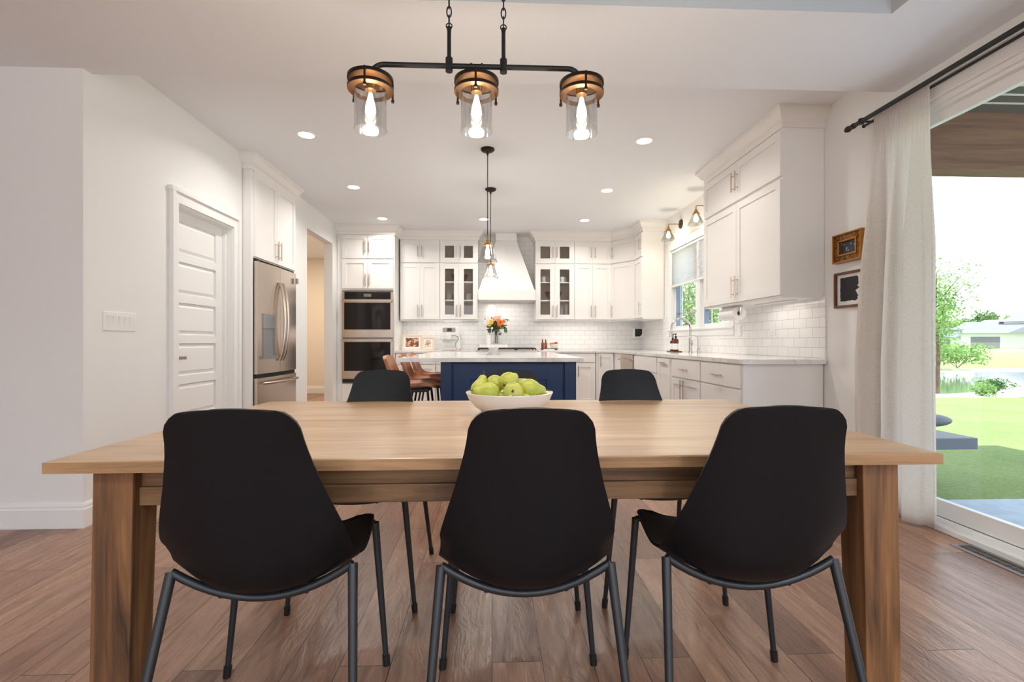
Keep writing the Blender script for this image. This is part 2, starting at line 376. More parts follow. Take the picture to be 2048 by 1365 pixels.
# dropped dining ceiling with tray
TX0, TX1, TY0, TY1 = -2.6, 1.89, -2.8, 2.195
b.box(-6.12,TX0,-4.12,2.85,ZS,ZS+.06); b.box(TX1,XR+.15,-4.12,2.85,ZS,ZS+.06); b.box(TX0,TX1,TY1,2.85,ZS,ZS+.06); b.box(TX0,TX1,-4.12,TY0,ZS,ZS+.06)
d = .11; h = .22
T0 = [(TX0,TY0),(TX1,TY0),(TX1,TY1),(TX0,TY1)]; T1 = [(TX0+d,TY0+d),(TX1-d,TY0+d),(TX1-d,TY1-d),(TX0+d,TY1-d)]
struct(b.build('ceiling','ceil'), 'white painted ceiling with the raised tray over the table', 'ceiling')
M['tray'] = m_paint('tray_grey', (.50,.54,.57), .8, .2)  # recess in a darker, greyer tone than the ceiling around it
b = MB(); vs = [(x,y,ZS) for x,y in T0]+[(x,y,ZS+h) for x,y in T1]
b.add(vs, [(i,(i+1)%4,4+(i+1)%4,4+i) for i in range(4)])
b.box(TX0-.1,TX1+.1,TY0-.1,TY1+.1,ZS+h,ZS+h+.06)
struct(b.build('ceiling_tray','tray'), 'raised grey tray recess in the dining ceiling', 'ceiling')
# hall room behind the opening
b = MB(); b.box(-4.5,t,9.97,10.09,0,2.76); b.box(-4.62,-4.5,5.68,10.09,0,2.76); b.box(-4.62,-3.15,5.56,5.68,0,2.76); b.box(t,t+.1,YB,9.97,0,2.76)
struct(b.build('wall_hall','hall'), 'warm beige hall wall seen through the opening', 'wall')
b = MB(); b.box(-4.62,t+.02,5.56,10.09,2.76,2.84); struct(b.build('ceiling_hall','ceil'), 'hall ceiling', 'ceiling')
hl = bpy.data.lights.new('hall_fill_light','AREA'); hl.shape='DISK'; hl.size=.25; hl.energy=34; hl.color=(1,.84,.66)  # unseen lamp added to light the hall
ho = bpy.data.objects.new('hall_fill_light',hl); COL.objects.link(ho); ho.location=(-3.5,8.3,2.74)
# baseboards
BP = [(0,0),(.017,0),(.017,.105),(.013,.112),(.013,.125),(.008,.138),(0,.14)]
b = MB(); b.sweep([(XL,3.535),(XL,2.82),(-6,2.82)][::-1], BP)
struct(b.build('baseboard_left','trim'), 'tall white baseboard around the left wall corner', 'baseboard')
b = MB(); b.sweep([(XL,6.115),(XL,5.56)][::-1], [(o_,z) for o_,z in BP]); b.sweep([(-4.5,9.97),(t,9.97)], BP)
struct(b.build('baseboard_hall','trim'), 'white baseboard in the hall', 'baseboard')
b = MB(); b.sweep([(XR,3.5),(XR,3.0)], BP)
struct(b.build('baseboard_right','trim'), 'white baseboard under the two small pictures', 'baseboard')
# backsplash
b = MB(); b.box(-1.46,XR,YB-.01,YB,.90,ZK)
struct(b.build('wall_tile_back','tile_x'), 'white subway tile behind the range and hood', 'backsplash')
b = MB(); b.box(XR-.01,XR,3.50,4.835,.90,1.39); b.box(XR-.01,XR,4.835,6.715,.90,1.13); b.box(XR-.01,XR,6.715,YB-.01,.90,1.40); b.box(XR-.013,XR,3.488,3.50,.90,1.39)
struct(b.build('wall_tile_right','tile_y'), 'white subway tile under the sink window and right cabinets', 'backsplash')
# crown mouldings over the cabinetry
CP = [(0,2.66),(.012,2.66),(.012,2.70),(.03,2.715),(.06,2.765),(.075,2.775),(.075,ZK-.001),(0,ZK-.001)]
def crown(n, path, lab): b = MB(); b.sweep(path, CP); struct(b.build('trim_%d' % n,'cab'), lab, 'crown moulding')
crown(1, [(XL,7.275),(-1.46,7.275),(-1.46,7.60),(-.215,7.60),(-.215,YB-.01)], 'white crown moulding over the oven tower and left uppers')
crown(2, [(.685,YB-.01),(.685,7.60),(1.905,7.60),(2.185,7.24),(2.185,6.87),(XR,6.87)], 'white crown moulding over the right corner uppers')
crown(3, [(XR,4.82),(2.18,4.82),(2.18,3.51),(XR,3.51)], 'white crown moulding over the large right wall cabinet')
crown(4, [(XL,4.56),(-2.24,4.56),(-2.24,5.55),(XL,5.55)], 'white crown moulding over the refrigerator cabinet')

# pantry door (structure, with parts)
d1 = thing('door_1', 'white panelled pantry door with square lever', 'door', (XL,4.005,0), RZ90); d1['kind']='structure'
# local: x along +Y world, y into wall (-X world): front at y=0
b = MB()
for sx_ in (-1,1):
    b.box(sx_*.38,sx_*.465,-.018,0,0,2.16); b.box(sx_*.435,sx_*.465,-.034,0,0,2.16)
    b.box(sx_*.375,sx_*.39,0,.12,0,2.08)
b.box(-.465,.465,-.018,0,2.075,2.16); b.box(-.475,.475,-.035,0,2.15,2.178); b.box(-.39,.39,0,.12,2.06,2.075)

for sx_ in (-1,1): b.box(sx_*.355,sx_*.375,.05,.075,0,2.06)
b.build('door_casing','trim',d1)
b = MB(); b.box(-.355,.355,.096,.118,.01,2.05)
def dpanel(b, z0, z1):
    pass
zs = [.10+i*.325 for i in range(7)]
b.box(-.355,-.265,.078,.097,.01,2.05); b.box(.265,.355,.078,.097,.01,2.05)
ph = .255
for i in range(6):
    z0 = .16+i*.315; b.box(-.265,.265,.078,.097,z0-.065,z0)
    # raised field with sloped edges
    a0,a1,e0,e1 = -.258,.258,z0+.008,z0+.242; g=.028
    b.add([(a0,.0965,e0),(a1,.0965,e0),(a1,.0965,e1),(a0,.0965,e1),(a0+g,.083,e0+g),(a1-g,.083,e0+g),(a1-g,.083,e1-g),(a0+g,.083,e1-g)],
          [(0,1,5,4),(1,2,6,5),(2,3,7,6),(3,0,4,7),(4,5,6,7)])
b.box(-.265,.265,.078,.097,.16+6*.315-.065,2.05)
b.build('door_slab','trim',d1)
b = MB(); b.box(-.335,-.275,.066,.078,.90,.96); b.box(-.32,-.295,.045,.07,.92,.94); b.box(-.325,-.20,.036,.048,.918,.942)
b.build('door_handle','steel',d1,bev=.002)

# kitchen window
w1 = thing('window_1', 'white double casement window over the sink', 'window', (XR,(WY0+WY1)/2,0), -RZ90); w1['kind']='structure'
hw = (WY1-WY0)/2; b = MB()
for s_ in (-1,1): b.box(s_*hw,s_*(hw+.085),-.02,0,WZ0-.085,WZ1+.09); b.box(s_*(hw-.015),s_*hw,-.02,.14,WZ0,WZ1)
b.box(-hw-.085,hw+.085,-.02,0,WZ1,WZ1+.085); b.box(-hw-.10,hw+.10,-.035,0,WZ1+.085,WZ1+.108)
b.box(-hw-.085,hw+.085,-.02,0,WZ0-.085,WZ0); b.box(-hw-.09,hw+.09,-.035,.03,WZ0-.012,WZ0+.008)
b.box(-hw,hw,-.02,.14,WZ0-.012,WZ0+.01); b.box(-hw,hw,-.02,.14,WZ1-.015,WZ1)
b.box(-.045,.045,.02,.14,WZ0,WZ1)
b.build('window_frame','trim',w1,bev=.003)
for s_ in (-1,1):
    x0,x1 = sorted((s_*.045,s_*(hw-.015))); b = MB()
    f=.05
    b.box(x0,x0+f,.06,.11,WZ0+.01,WZ1-.015); b.box(x1-f,x1,.06,.11,WZ0+.01,WZ1-.015); b.box(x0+f,x1-f,.06,.11,WZ0+.01,WZ0+.01+f); b.box(x0+f,x1-f,.06,.11,WZ1-.015-f,WZ1-.015)
    so_ = b.build('window_sash','trim',w1,bev=.003)
    # sky reflection on the sash reveals, put in as blue-grey strips
    b = MB(); b.box(x0+f-.001,x0+f+.012,.055,.112,WZ0+.06,WZ1-.065); b.box(x1-f-.012,x1-f+.001,.055,.112,WZ0+.06,WZ1-.065); b.build('sash_sky_reflection','sash',so_)
    b = MB(); z_=[WZ0+.23,WZ1-.45]; 
    b.box(x0+f,x1-f,.083,.093,z_[0]-.008,z_[0]+.008); b.box(x0+f,x1-f,.083,.093,z_[1]-.008,z_[1]+.008)
    b.box(x0+f+.12,x0+f+.135,.083,.093,WZ0+.06,WZ1-.06); b.box(x1-f-.135,x1-f-.12,.083,.093,WZ0+.06,WZ1-.06)
    b.build('window_grille','chrome',so_)
    b = MB(); b.box(x0+f,x1-f,.086,.089,WZ0+.06,WZ1-.065); b.build('window_pane','pane',so_)
# cellular shades (hung inside the frame)
for i_,s_ in enumerate((-1,1)):
    x0,x1 = sorted((s_*.012,s_*(hw-.02)))
    sh = thing('cellular_shade', ['pale pleated cellular shade on the far half of the sink window','pale pleated cellular shade on the near half of the sink window'][i_], 'window shade', (XR,(WY0+WY1)/2,0), -RZ90, 'cellular shades on the sink window')
    b = MB(); vs=[]; fs=[]; n=26; zt=WZ1-.045; zb=1.83
    for k in range(n*2+1):
        z = zt+(zb-zt)*k/(n*2); y = .008 if k%2 else .022
        vs += [(x0,y,z),(x1,y,z)]
    for k in range(n*2): fs.append((2*k,2*k+1,2*k+3,2*k+2))
    m0=len(vs)
    for k in range(n*2+1):
        z = zt+(zb-zt)*k/(n*2); y = .044 if k%2 else .030
        vs += [(x0,y,z),(x1,y,z)]
    for k in range(n*2): fs.append((m0+2*k,m0+2*k+1,m0+2*k+3,m0+2*k+2))
    b.add(vs,fs); b.build('shade_fabric','shade',sh)
    b = MB(); b.box(x0,x1,.005,.048,WZ1-.047,WZ1-.017); b.build('headrail','trim',sh)
    b = MB(); b.box(x0,x1,.008,.044,1.808,1.83); b.build('bottom_rail','trim',sh)

# sliding patio door
d2 = thing('door_2', 'white sliding glass patio door', 'door', (XR,0,0), 0); d2['kind']='structure'
b = MB()   # casing + frame   (world aligned local: x out, y along wall)
b.box(-.02,0,DY1,DY1+.085,0,DZ1+.085); b.box(-.02,0,DY0-.085,DY0,0,DZ1+.085); b.box(-.02,0,DY0-.085,DY1+.085,DZ1,DZ1+.085); b.box(-.03,0,DY0-.095,DY1+.095,DZ1+.085,DZ1+.105)
b.box(0,.15,DY1-.03,DY1,0,DZ1); b.box(0,.15,DY0,DY0+.03,0,DZ1); b.box(0,.15,DY0,DY1,DZ1-.03,DZ1); b.box(.02,.15,DY0,DY1,DZ1-.05,DZ1)
b.box(-.018,.15,DY0,DY1,0,.03); b.box(.025,.05,DY0,DY1,.03,.055); b.box(.085,.10,DY0,DY1,.03,.06); b.box(.135,.15,DY0,DY1,.03,.06)
b.build('door_frame','trim',d2,bev=.003)
for k,(ya,yb,xo) in enumerate(((1.70,DY1-.03,.055),(DY0+.03,1.78,.10))):
    b = MB(); f=.075; z0=.055; z1=DZ1-.05
    b.box(xo,xo+.035,ya,ya+f,z0,z1); b.box(xo,xo+.035,yb-f,yb,z0,z1); b.box(xo,xo+.035,ya+f,yb-f,z0,z0+.095); b.box(xo,xo+.035,ya+f,yb-f,z1-.06,z1)
    p = b.build('door_panel','trim',d2,bev=.003)
    b = MB(); b.box(xo+.015,xo+.02,ya+f,yb-f,z0+.095,z1-.06); b.build('door_glass','pane',p)
# unseen window on the right wall, added for more light behind the camera
w2 = thing('added_window', 'unseen window added behind the camera for more light', 'window', (XR,-1.9,0), 0); w2['kind']='structure'
b = MB(); b.box(0,.15,-1.3,-1.24,.5,2.42); b.box(0,.15,1.24,1.3,.5,2.42); b.box(0,.15,-1.3,1.3,.5,.56); b.box(0,.15,-1.3,1.3,2.36,2.42); b.box(.03,.12,-.03,.03,.5,2.42); b.build('window_frame','trim',w2)

# ================================================================== CABINETRY
def pull(b, x, z, L_, vert=True, y=0):
    """bar pull standing proud of y (towards -y)"""
    r=.006; o=.03
    if vert:
        b.tube([(x,y-o,z-L_/2),(x,y-o,z+L_/2)], r, 8)
        for s_ in (-1,1): b.tube([(x,y,z+s_*L_*.33),(x,y-o,z+s_*L_*.33)], r*.75, 6)
    else:
        b.tube([(x-L_/2,y-o,z),(x+L_/2,y-o,z)], r, 8)
        for s_ in (-1,1): b.tube([(x+s_*L_*.36,y,z),(x+s_*L_*.36,y-o,z)], r*.75, 6)
def door(parent, x0, x1, z0, z1, hx=None, hz=None, hl=.16, vert=True, glass=False, st=.058, mt='cab', name='door', y=0, rec=.010):
    b = MB(); yf=y-.02
    if glass: st=.075
    b.box(x0,x0+st,yf,y,z0,z1); b.box(x1-st,x1,yf,y,z0,z1); b.box(x0+st,x1-st,yf,y,z0,z0+st); b.box(x0+st,x1-st,yf,y,z1-st,z1)
    if not glass: b.box(x0+st,x1-st,y-.020+rec,y+.001,z0+st,z1-st)
    o = b.build(name,mt,parent)
    if mt=='navy': bv=o.modifiers.new('bevel','BEVEL'); bv.width=.004; bv.segments=2
    if glass:
        b = MB(); b.box(x0+st,x1-st,y-.012,y-.008,z0+st,z1-st); b.build('glass_pane','pane',o)
    if hx is not None:
        b = MB(); pull(b,hx,hz,hl,vert,yf); b.build('handle','brass',o,smooth=True)
    return o
def slab(parent, x0, x1, z0, z1, hl=.13, handle=True, name='drawer'):
    b = MB(); b.box(x0,x1,-.02,0,z0,z1); o = b.build(name,'cab',parent,bev=.002)
    if handle: b = MB(); pull(b,(x0+x1)/2,(z0+z1)/2,hl,False,-.02); b.build('handle','brass',o,smooth=True)
    return o
UZ = (1.407, 2.278, 2.300, 2.640)
def body(parent, x0, x1, d, z0, z1, glass=False):
    b = MB()
    if not glass: b.box(x0,x1,0,d,z0,z1); b.build('body','cab',parent); return
    t_=.018
    b.box(x0,x0+t_,0,d,z0,z1); b.box(x1-t_,x1,0,d,z0,z1); b.box(x0,x1,0,d,z0,z0+t_); b.box(x0,x1,0,d,z1-t_,z1); b.box(x0,x1,0,d,2.278,2.30)
    b.box((x0+x1)/2-.012,(x0+x1)/2+.012,0,.018,z0,z1); b.box(x0,x0+.04,0,.018,z0,z1); b.box(x1-.04,x1,0,.018,z0,z1)
    b.box(x0,x1,0,.018,2.64,2.70); b.build('body','cab',parent)
    b = MB(); b.box(x0+t_,x1-t_,d-.012,d-.002,z0+t_,2.27); b.box(x0+t_,x1-t_,d-.012,d-.002,2.31,2.66); b.box(x0+t_,x1-t_,.02,d-.012,z0+t_,z0+t_+.002); b.box(x0+t_,x0+t_+.002,.02,d-.012,z0+t_,2.66); b.box(x1-t_-.002,x1-t_,.02,d-.012,z0+t_,2.66); b.build('back_panel','cabin',parent)
    for z in (1.70,1.99): b = MB(); b.box(x0+t_,x1-t_,.03,d-.014,z,z+.018); b.build('shelf','cab',parent)
def upper(name, label, loc, rz, w, depth=.34, glass=False, doors=2, z0=1.385, marg=.004, hside=None):
    u_ = thing(name, label, 'cabinet', loc, rz, 'white upper cabinets')
    body(u_, 0, w, depth, z0, 2.70, glass)
    b = MB(); b.box(0,w,-.004,0,z0-.0,z0+.012); b.build('light_rail','cab',u_)
    n = doors; ww = (w-2*marg)/n
    for (za,zb,hz,hl) in ((UZ[0],UZ[1],UZ[0]+.13,.19),(UZ[2],UZ[3],(UZ[2]+UZ[3])/2,.17)):
        for i in range(n):
            x0 = marg+i*ww+.0015; x1 = marg+(i+1)*ww-.0015
            if n == 2: hx = x1-.03 if i == 0 else x0+.03
            else: hx = x0+.03 if hside == 'l' else x1-.03
            door(u_, x0, x1, za, zb, hx, hz, hl, glass=glass)
    return u_
# tall oven tower
tw = thing('oven_tower_cabinet', 'tall white cabinet surrounding the double wall oven', 'cabinet', (XL+.005,7.275,0), 0)
wT = .85
b = MB(); b.box(0,.075,0,.66,0,2.70); b.box(.831,wT,0,.66,0,2.70); b.box(0,wT,0,.66,1.82,2.70); b.box(0,wT,0,.66,0,.43); b.box(0,wT,.60,.66,0,2.70); b.build('body','cab',tw)
for (za,zb,hz) in ((1.85,2.285,1.975),(2.305,2.65,2.477)):
    door(tw,.078,.452,za,zb,.425,hz,.18); door(tw,.456,.829,za,zb,.483,hz,.18)
slab(tw,.078,.829,.13,.42,handle=True)
# double oven
ov = thing('double_wall_oven', 'stainless double wall oven with black glass doors', 'oven', (XL+.005,7.255,0), 0)
b = MB(); b.box(.08,.828,.02,.55,.44,1.81); b.build('body','steelside',ov)
b = MB(); b.box(.078,.83,-.005,.02,1.685,1.80); b.build('control_panel','steel',ov)
b = MB(); b.box(.115,.795,-.009,-.004,1.69,1.798); ob_=b.build('control_glass','blackgl',ov)
for (z0,z1) in ((1.115,1.68),(.50,1.095)):
    b = MB(); b.box(.078,.83,-.02,.02,z0,z1); dr = b.build('oven_door','steel',ov,bev=.003)
    b = MB(); b.box(.115,.795,-.024,-.018,z0+.12,z1-.045); b.build('oven_window','blackgl',dr)
    b = MB(); b.rbox(.085,.823,z1-.035,z1-.008,.012,-.075,-.055)
    for x in (.11,.797): b.box(x-.012,x+.012,-.058,-.02,z1-.03,z1-.014)
    b.build('handle','steel',dr,smooth=True)
b = MB(); b.box(.085,.822,-.01,.02,.45,.49); b.build('vent_grille','rubber',ov)
b = MB(); b.box(.40,.51,-.0105,-.0085,1.725,1.77); b.build('display',mat('display_grey',srgb(120,110,104),.3),ov)
# back-wall uppers
upper('upper_cabinet','white solid two-door upper cabinet right beside the tall oven tower',(-1.44,7.60,0),0,.62)
ug1 = upper('glass_door_cabinet','white glass-door upper cabinet on the left of the hood',(-.82,7.60,0),0,.60,glass=True)
ug2 = upper('glass_door_cabinet','white glass-door upper cabinet on the right of the hood',(.687,7.60,0),0,.622,glass=True)
upper('upper_cabinet','white solid two-door upper cabinet between the right glass cabinet and the corner',(1.31,7.60,0),0,.59)
# diagonal corner cabinet
ang = math.atan2(7.24-7.60, 2.185-1.905); wd = math.hypot(.28,.36)
cdn = thing('corner_cabinet','white diagonal corner upper cabinet with single doors','cabinet',(1.905,7.60,0),ang,'white upper cabinets')
b = MB(); R_ = Matrix.Rotation(-ang,4,'Z'); 
poly = [Vector((x-1.905,y-7.60,0)) for x,y in ((1.905,7.60),(2.185,7.24),(2.49,7.24),(2.49,7.938),(1.905,7.938))]
pl = [((R_@p).x,(R_@p).y) for p in poly]; b.prism(pl,1.385,2.70); b.build('body','cab',cdn)
for (za,zb,hz,hl) in ((UZ[0],UZ[1],UZ[0]+.13,.19),(UZ[2],UZ[3],(UZ[2]+UZ[3])/2,.17)): door(cdn,.008,wd-.008,za,zb,.04,hz,hl)
# right wall: small return cabinet, big cabinet
upper('upper_cabinet','narrow white single-door upper cabinet between the corner and the sink window',(2.185,7.238,0),-RZ90,.366,depth=.308,doors=1,hside='r',z0=1.385)
upper('upper_cabinet','large white upper cabinet on the right wall nearest the pictures',(2.18,4.82,0),-RZ90,1.308,depth=.318)
# cabinet over fridge
fc = thing('refrigerator_cabinet','white two-door cabinet above the refrigerator','cabinet',(-2.24,4.56,0),RZ90)
b = MB(); b.box(0,.04,0,.8,0,2.70); b.box(.97,.99,0,.8,0,2.70); b.box(0,.99,0,.8,1.845,2.70); b.build('body','cab',fc)
door(fc,.042,.505,1.855,2.655,.475,1.99,.19); door(fc,.509,.968,1.855,2.655,.54,1.99,.19)
# refrigerator
fr = thing('refrigerator','stainless french-door refrigerator with water dispenser','refrigerator',(-2.19,4.61,0),RZ90)
b = MB(); b.box(.0,.90,.075,.80,.02,1.80); b.build('body','steelside',fr)
b = MB()
b.box(.03,.08,.03,.10,1.80,1.83); b.box(.82,.87,.03,.10,1.80,1.83); b.build('hinge_cover','blackpl',fr)
def bowed(b, x0,x1,z0,z1,y0,y1,bow=.018,n=10):
    p = [(x0,y1)]+[(x0+(x1-x0)*i/n, y0-bow*(1-((2*i/n)-1)**2)*.0 - bow*math.sin(PI*((x0+(x1-x0)*i/n)/.90))) for i in range(n+1)]+[(x1,y1)]
    b.prism(p,z0,z1)
b = MB(); bowed(b,.003,.449,.745,1.815,.018,.07); dl = b.build('door','steel',fr,smooth=True)
b = MB(); bowed(b,.453,.897,.745,1.815,.018,.07); drr = b.build('door','steel',fr,smooth=True)
b = MB(); bowed(b,.003,.897,.06,.705,.018,.07); dz_ = b.build('freezer_drawer','steel',fr,smooth=True)
b = MB(); b.box(.01,.89,.03,.075,.705,.745); b.build('door_gap','rubber',fr)
for par,x in ((dl,.415),(drr,.487)):
    b = MB(); pts=[]; 
    for i in range(15):
        t_=i/14; z=.86+.80*t_; pts.append((x,-.012-.055*math.sin(PI*t_)**.6,z))
    b.tube(pts,.014,10); b.build('handle','steel',par,smooth=True)
b = MB(); pts=[(.05+.80*i/14, -.015-.055*math.sin(PI*i/14)**.5, .655) for i in range(15)]; b.tube(pts,.014,10); b.build('handle','steel',dz_,smooth=True)
b = MB(); b.box(.11,.33,-.006,.02,1.18,1.325); b.build('dispenser_panel','steelside',dl,bev=.004)
b = MB(); b.box(.115,.13,-.006,.02,.90,1.18); b.box(.31,.325,-.006,.02,.90,1.18); b.box(.11,.33,-.028,.02,.885,.915); b.box(.13,.31,.0005,.02,.915,1.18); b.build('dispenser_recess','steelside',dl)
b = MB(); b.box(.835,.875,-.02,.0,1.70,1.76); b.build('badge','steelside',drr,bev=.003)
# base cabinets on the back wall
def base(label, loc, rz, w, depth=.60, spec=(), cat='cabinet', name='base_cabinet'):
    u_ = thing(name, label, cat, loc, rz, 'white base cabinets')
    b = MB(); b.box(0,w,0,depth,.10,.885); b.box(0,w,.06,depth,0,.10); b.build('body','cab',u_)
    for sp in spec:
        k=sp[0]
        if k=='slab': slab(u_,*sp[1:5],handle=sp[5] if len(sp)>5 else True, hl=sp[6] if len(sp)>6 else .13)
        else: door(u_,*sp[1:])
    return u_
base('white base cabinet with drawers under the coffee machine, left of the range',(-.85,7.33,0),0,.60,spec=[('slab',.01,.59,.72,.87),('door',.01,.298,.12,.70,.27,.58,.16),('door',.302,.59,.12,.70,.33,.58,.16)])
base('white base cabinet beside the oven tower under the framed photos',(-1.458,7.33,0),0,.605,spec=[('slab',.01,.595,.72,.87),('door',.01,.30,.12,.70,.27,.58,.16),('door',.304,.595,.12,.70,.33,.58,.16)])
base('white single-door base cabinet just right of the range',(.70,7.33,0),0,.275,spec=[('slab',.01,.265,.72,.87),('door',.01,.265,.12,.70,.04,.58,.16)])
base('white base cabinet behind the right end of the island',(.98,7.33,0),0,.61,spec=[('slab',.01,.60,.74,.87,False),('door',.01,.303,.12,.72,.27,.60,.17),('door',.307,.60,.12,.72,.34,.60,.17)])
base('white corner base cabinet with one door and a vertical pull',(1.60,7.33,0),0,.275,spec=[('door',.035,.265,.12,.87,.065,.76,.18)])
# right run: local x runs towards the camera; front face x=1.88
FX=1.88
def rbase(label, yfar, w, spec, **k): return base(label,(FX,yfar,0),-RZ90,w,depth=.61,spec=spec,**k)
b = MB(); b.box(FX,2.49,6.855,7.93,.0,.885); tag(b.build('corner_filler','cab'),'plain white corner filler panel left of the dishwasher','cabinet filler')
rbase('white sink base cabinet under the faucet',6.235,.87,[('slab',.01,.86,.70,.87,False),('door',.01,.433,.12,.68,.40,.56,.16),('door',.437,.86,.12,.68,.47,.56,.16)])
rbase('narrow white pull-out base cabinet right of the sink',5.36,.43,[('door',.03,.40,.12,.87,.215,.83,.13,False)])
rbase('white base cabinet with one drawer over two doors on the right wall',4.92,.70,[('slab',.012,.69,.70,.87,True,.16),('door',.012,.349,.12,.685,.315,.53,.30),('door',.353,.69,.12,.685,.388,.53,.30)])
rbase('white three-drawer base cabinet at the near end of the right counter',4.215,.70,[('slab',.012,.665,.70,.87,True,.16),('slab',.012,.665,.42,.685,True,.16),('slab',.012,.665,.12,.405,True,.16)])
# dishwasher
dw = thing('dishwasher','stainless dishwasher built into the right base cabinets','dishwasher',(FX,6.853,0),-RZ90)
b = MB(); b.box(.004,.60,0,.58,.10,.883); b.build('body','steelside',dw)
b = MB(); b.box(.004,.60,-.03,0,.12,.875); dd = b.build('door','steel',dw,bev=.003)
b = MB(); b.box(.03,.574,-.075,-.06,.79,.815); b.box(.04,.065,-.062,-.03,.792,.812); b.box(.54,.565,-.062,-.03,.792,.812); b.build('handle','steel',dd,bev=.003)
# countertops
b = MB(); b.box(-1.46,-.235,7.30,7.94,.885,.92); tag(b.build('countertop','quartz',bev=.003),'white quartz countertop left of the range under coffee machine','countertop')
b = MB(); b.prism([(.70,7.94),(.70,7.30),(1.855,7.30),(1.855,3.475),(2.49,3.475),(2.49,7.94)],.885,.922); tag(b.build('countertop','quartz',bev=.003),'long L-shaped white quartz countertop below the sink window','countertop')

# range + hood
rg = thing('gas_range','stainless gas range with black grates behind the cake stand','range',(-.23,7.30,0),0)
b = MB(); b.box(.003,.922,.02,.62,.02,.91); b.build('body','steel',rg)
b = MB(); b.box(.003,.922,-.03,.02,.80,.925); b.build('control_panel','steel',rg,bev=.004)
b = MB(); b.box(.02,.905,-.01,.02,.12,.76); od=b.build('oven_door','steel',rg); b = MB(); b.box(.2,.72,-.014,-.008,.3,.6); b.build('oven_window','blackgl',od)
for i in range(6):
    b = MB(); x=.09+i*.148; b.tube([(x,-.03,.86),(x,-.065,.86)],[.024,.02],14); b.build('knob','steel',rg,smooth=True)
for i in range(3):
    b = MB(); x0=.02+i*.297; x1=x0+.287
    for x in (x0,x0+.07,x0+.14,x0+.21,x1): b.box(x-.006,x+.006,.05,.58,.94,.957)
    for y in (.05,.18,.31,.44,.58): b.box(x0,x1,y-.006,y+.006,.94,.957)
    for x in (x0,x1):
        for y in (.05,.58): b.box(x-.008,x+.008,y-.008,y+.008,.91,.94)
    b.build('burner_grate','blackpl',rg)
hd = thing('range_hood','white tapered range hood between the glass-door cabinets','range hood',(.23,7.43,0),0)
b = MB(); b.box(-.445,.445,0,.51,1.70,1.86); b.build('hood_band','cab',hd,bev=.003)
b = MB(); b.hexa([(-.43,.015,1.86),(.43,.015,1.86),(.43,.51,1.86),(-.43,.51,1.86),(-.165,.30,2.68),(.165,.30,2.68),(.165,.51,2.68),(-.165,.51,2.68)])
b.hexa([(-.012,.009,1.86),(.012,.009,1.86),(.012,.03,1.86),(-.012,.03,1.86),(-.012,.294,2.68),(.012,.294,2.68),(.012,.31,2.68),(-.012,.31,2.68)])
b.build('hood_body','cab',hd)
b = MB(); b.box(-.17,.17,.28,.51,2.68,2.798); b.build('hood_chimney','cab',hd,bev=.002)

# ================================================================== ISLAND
isl = thing('kitchen_island','navy blue kitchen island base under the white quartz slab','kitchen island',(0,4.0,0),0)
b = MB(); b.box(-.40,.69,.03,2.1,.08,.885); b.box(-.36,.66,.07,2.06,0,.08)
b.box(-.425,-.335,0,.03,0,.885); b.box(.61,.705,0,.03,0,.885); b.build('body','navy',isl)
door(isl,-.318,.592,.03,.87,st=.135,mt='navy',name='end_panel',y=.03,rec=.019)
tg = b = MB(); b.box(-.765,.755,3.925,6.25,.8865,.921); tag(b.build('island_countertop','quartz',bev=.003),'thick white quartz slab top on the navy island','countertop')

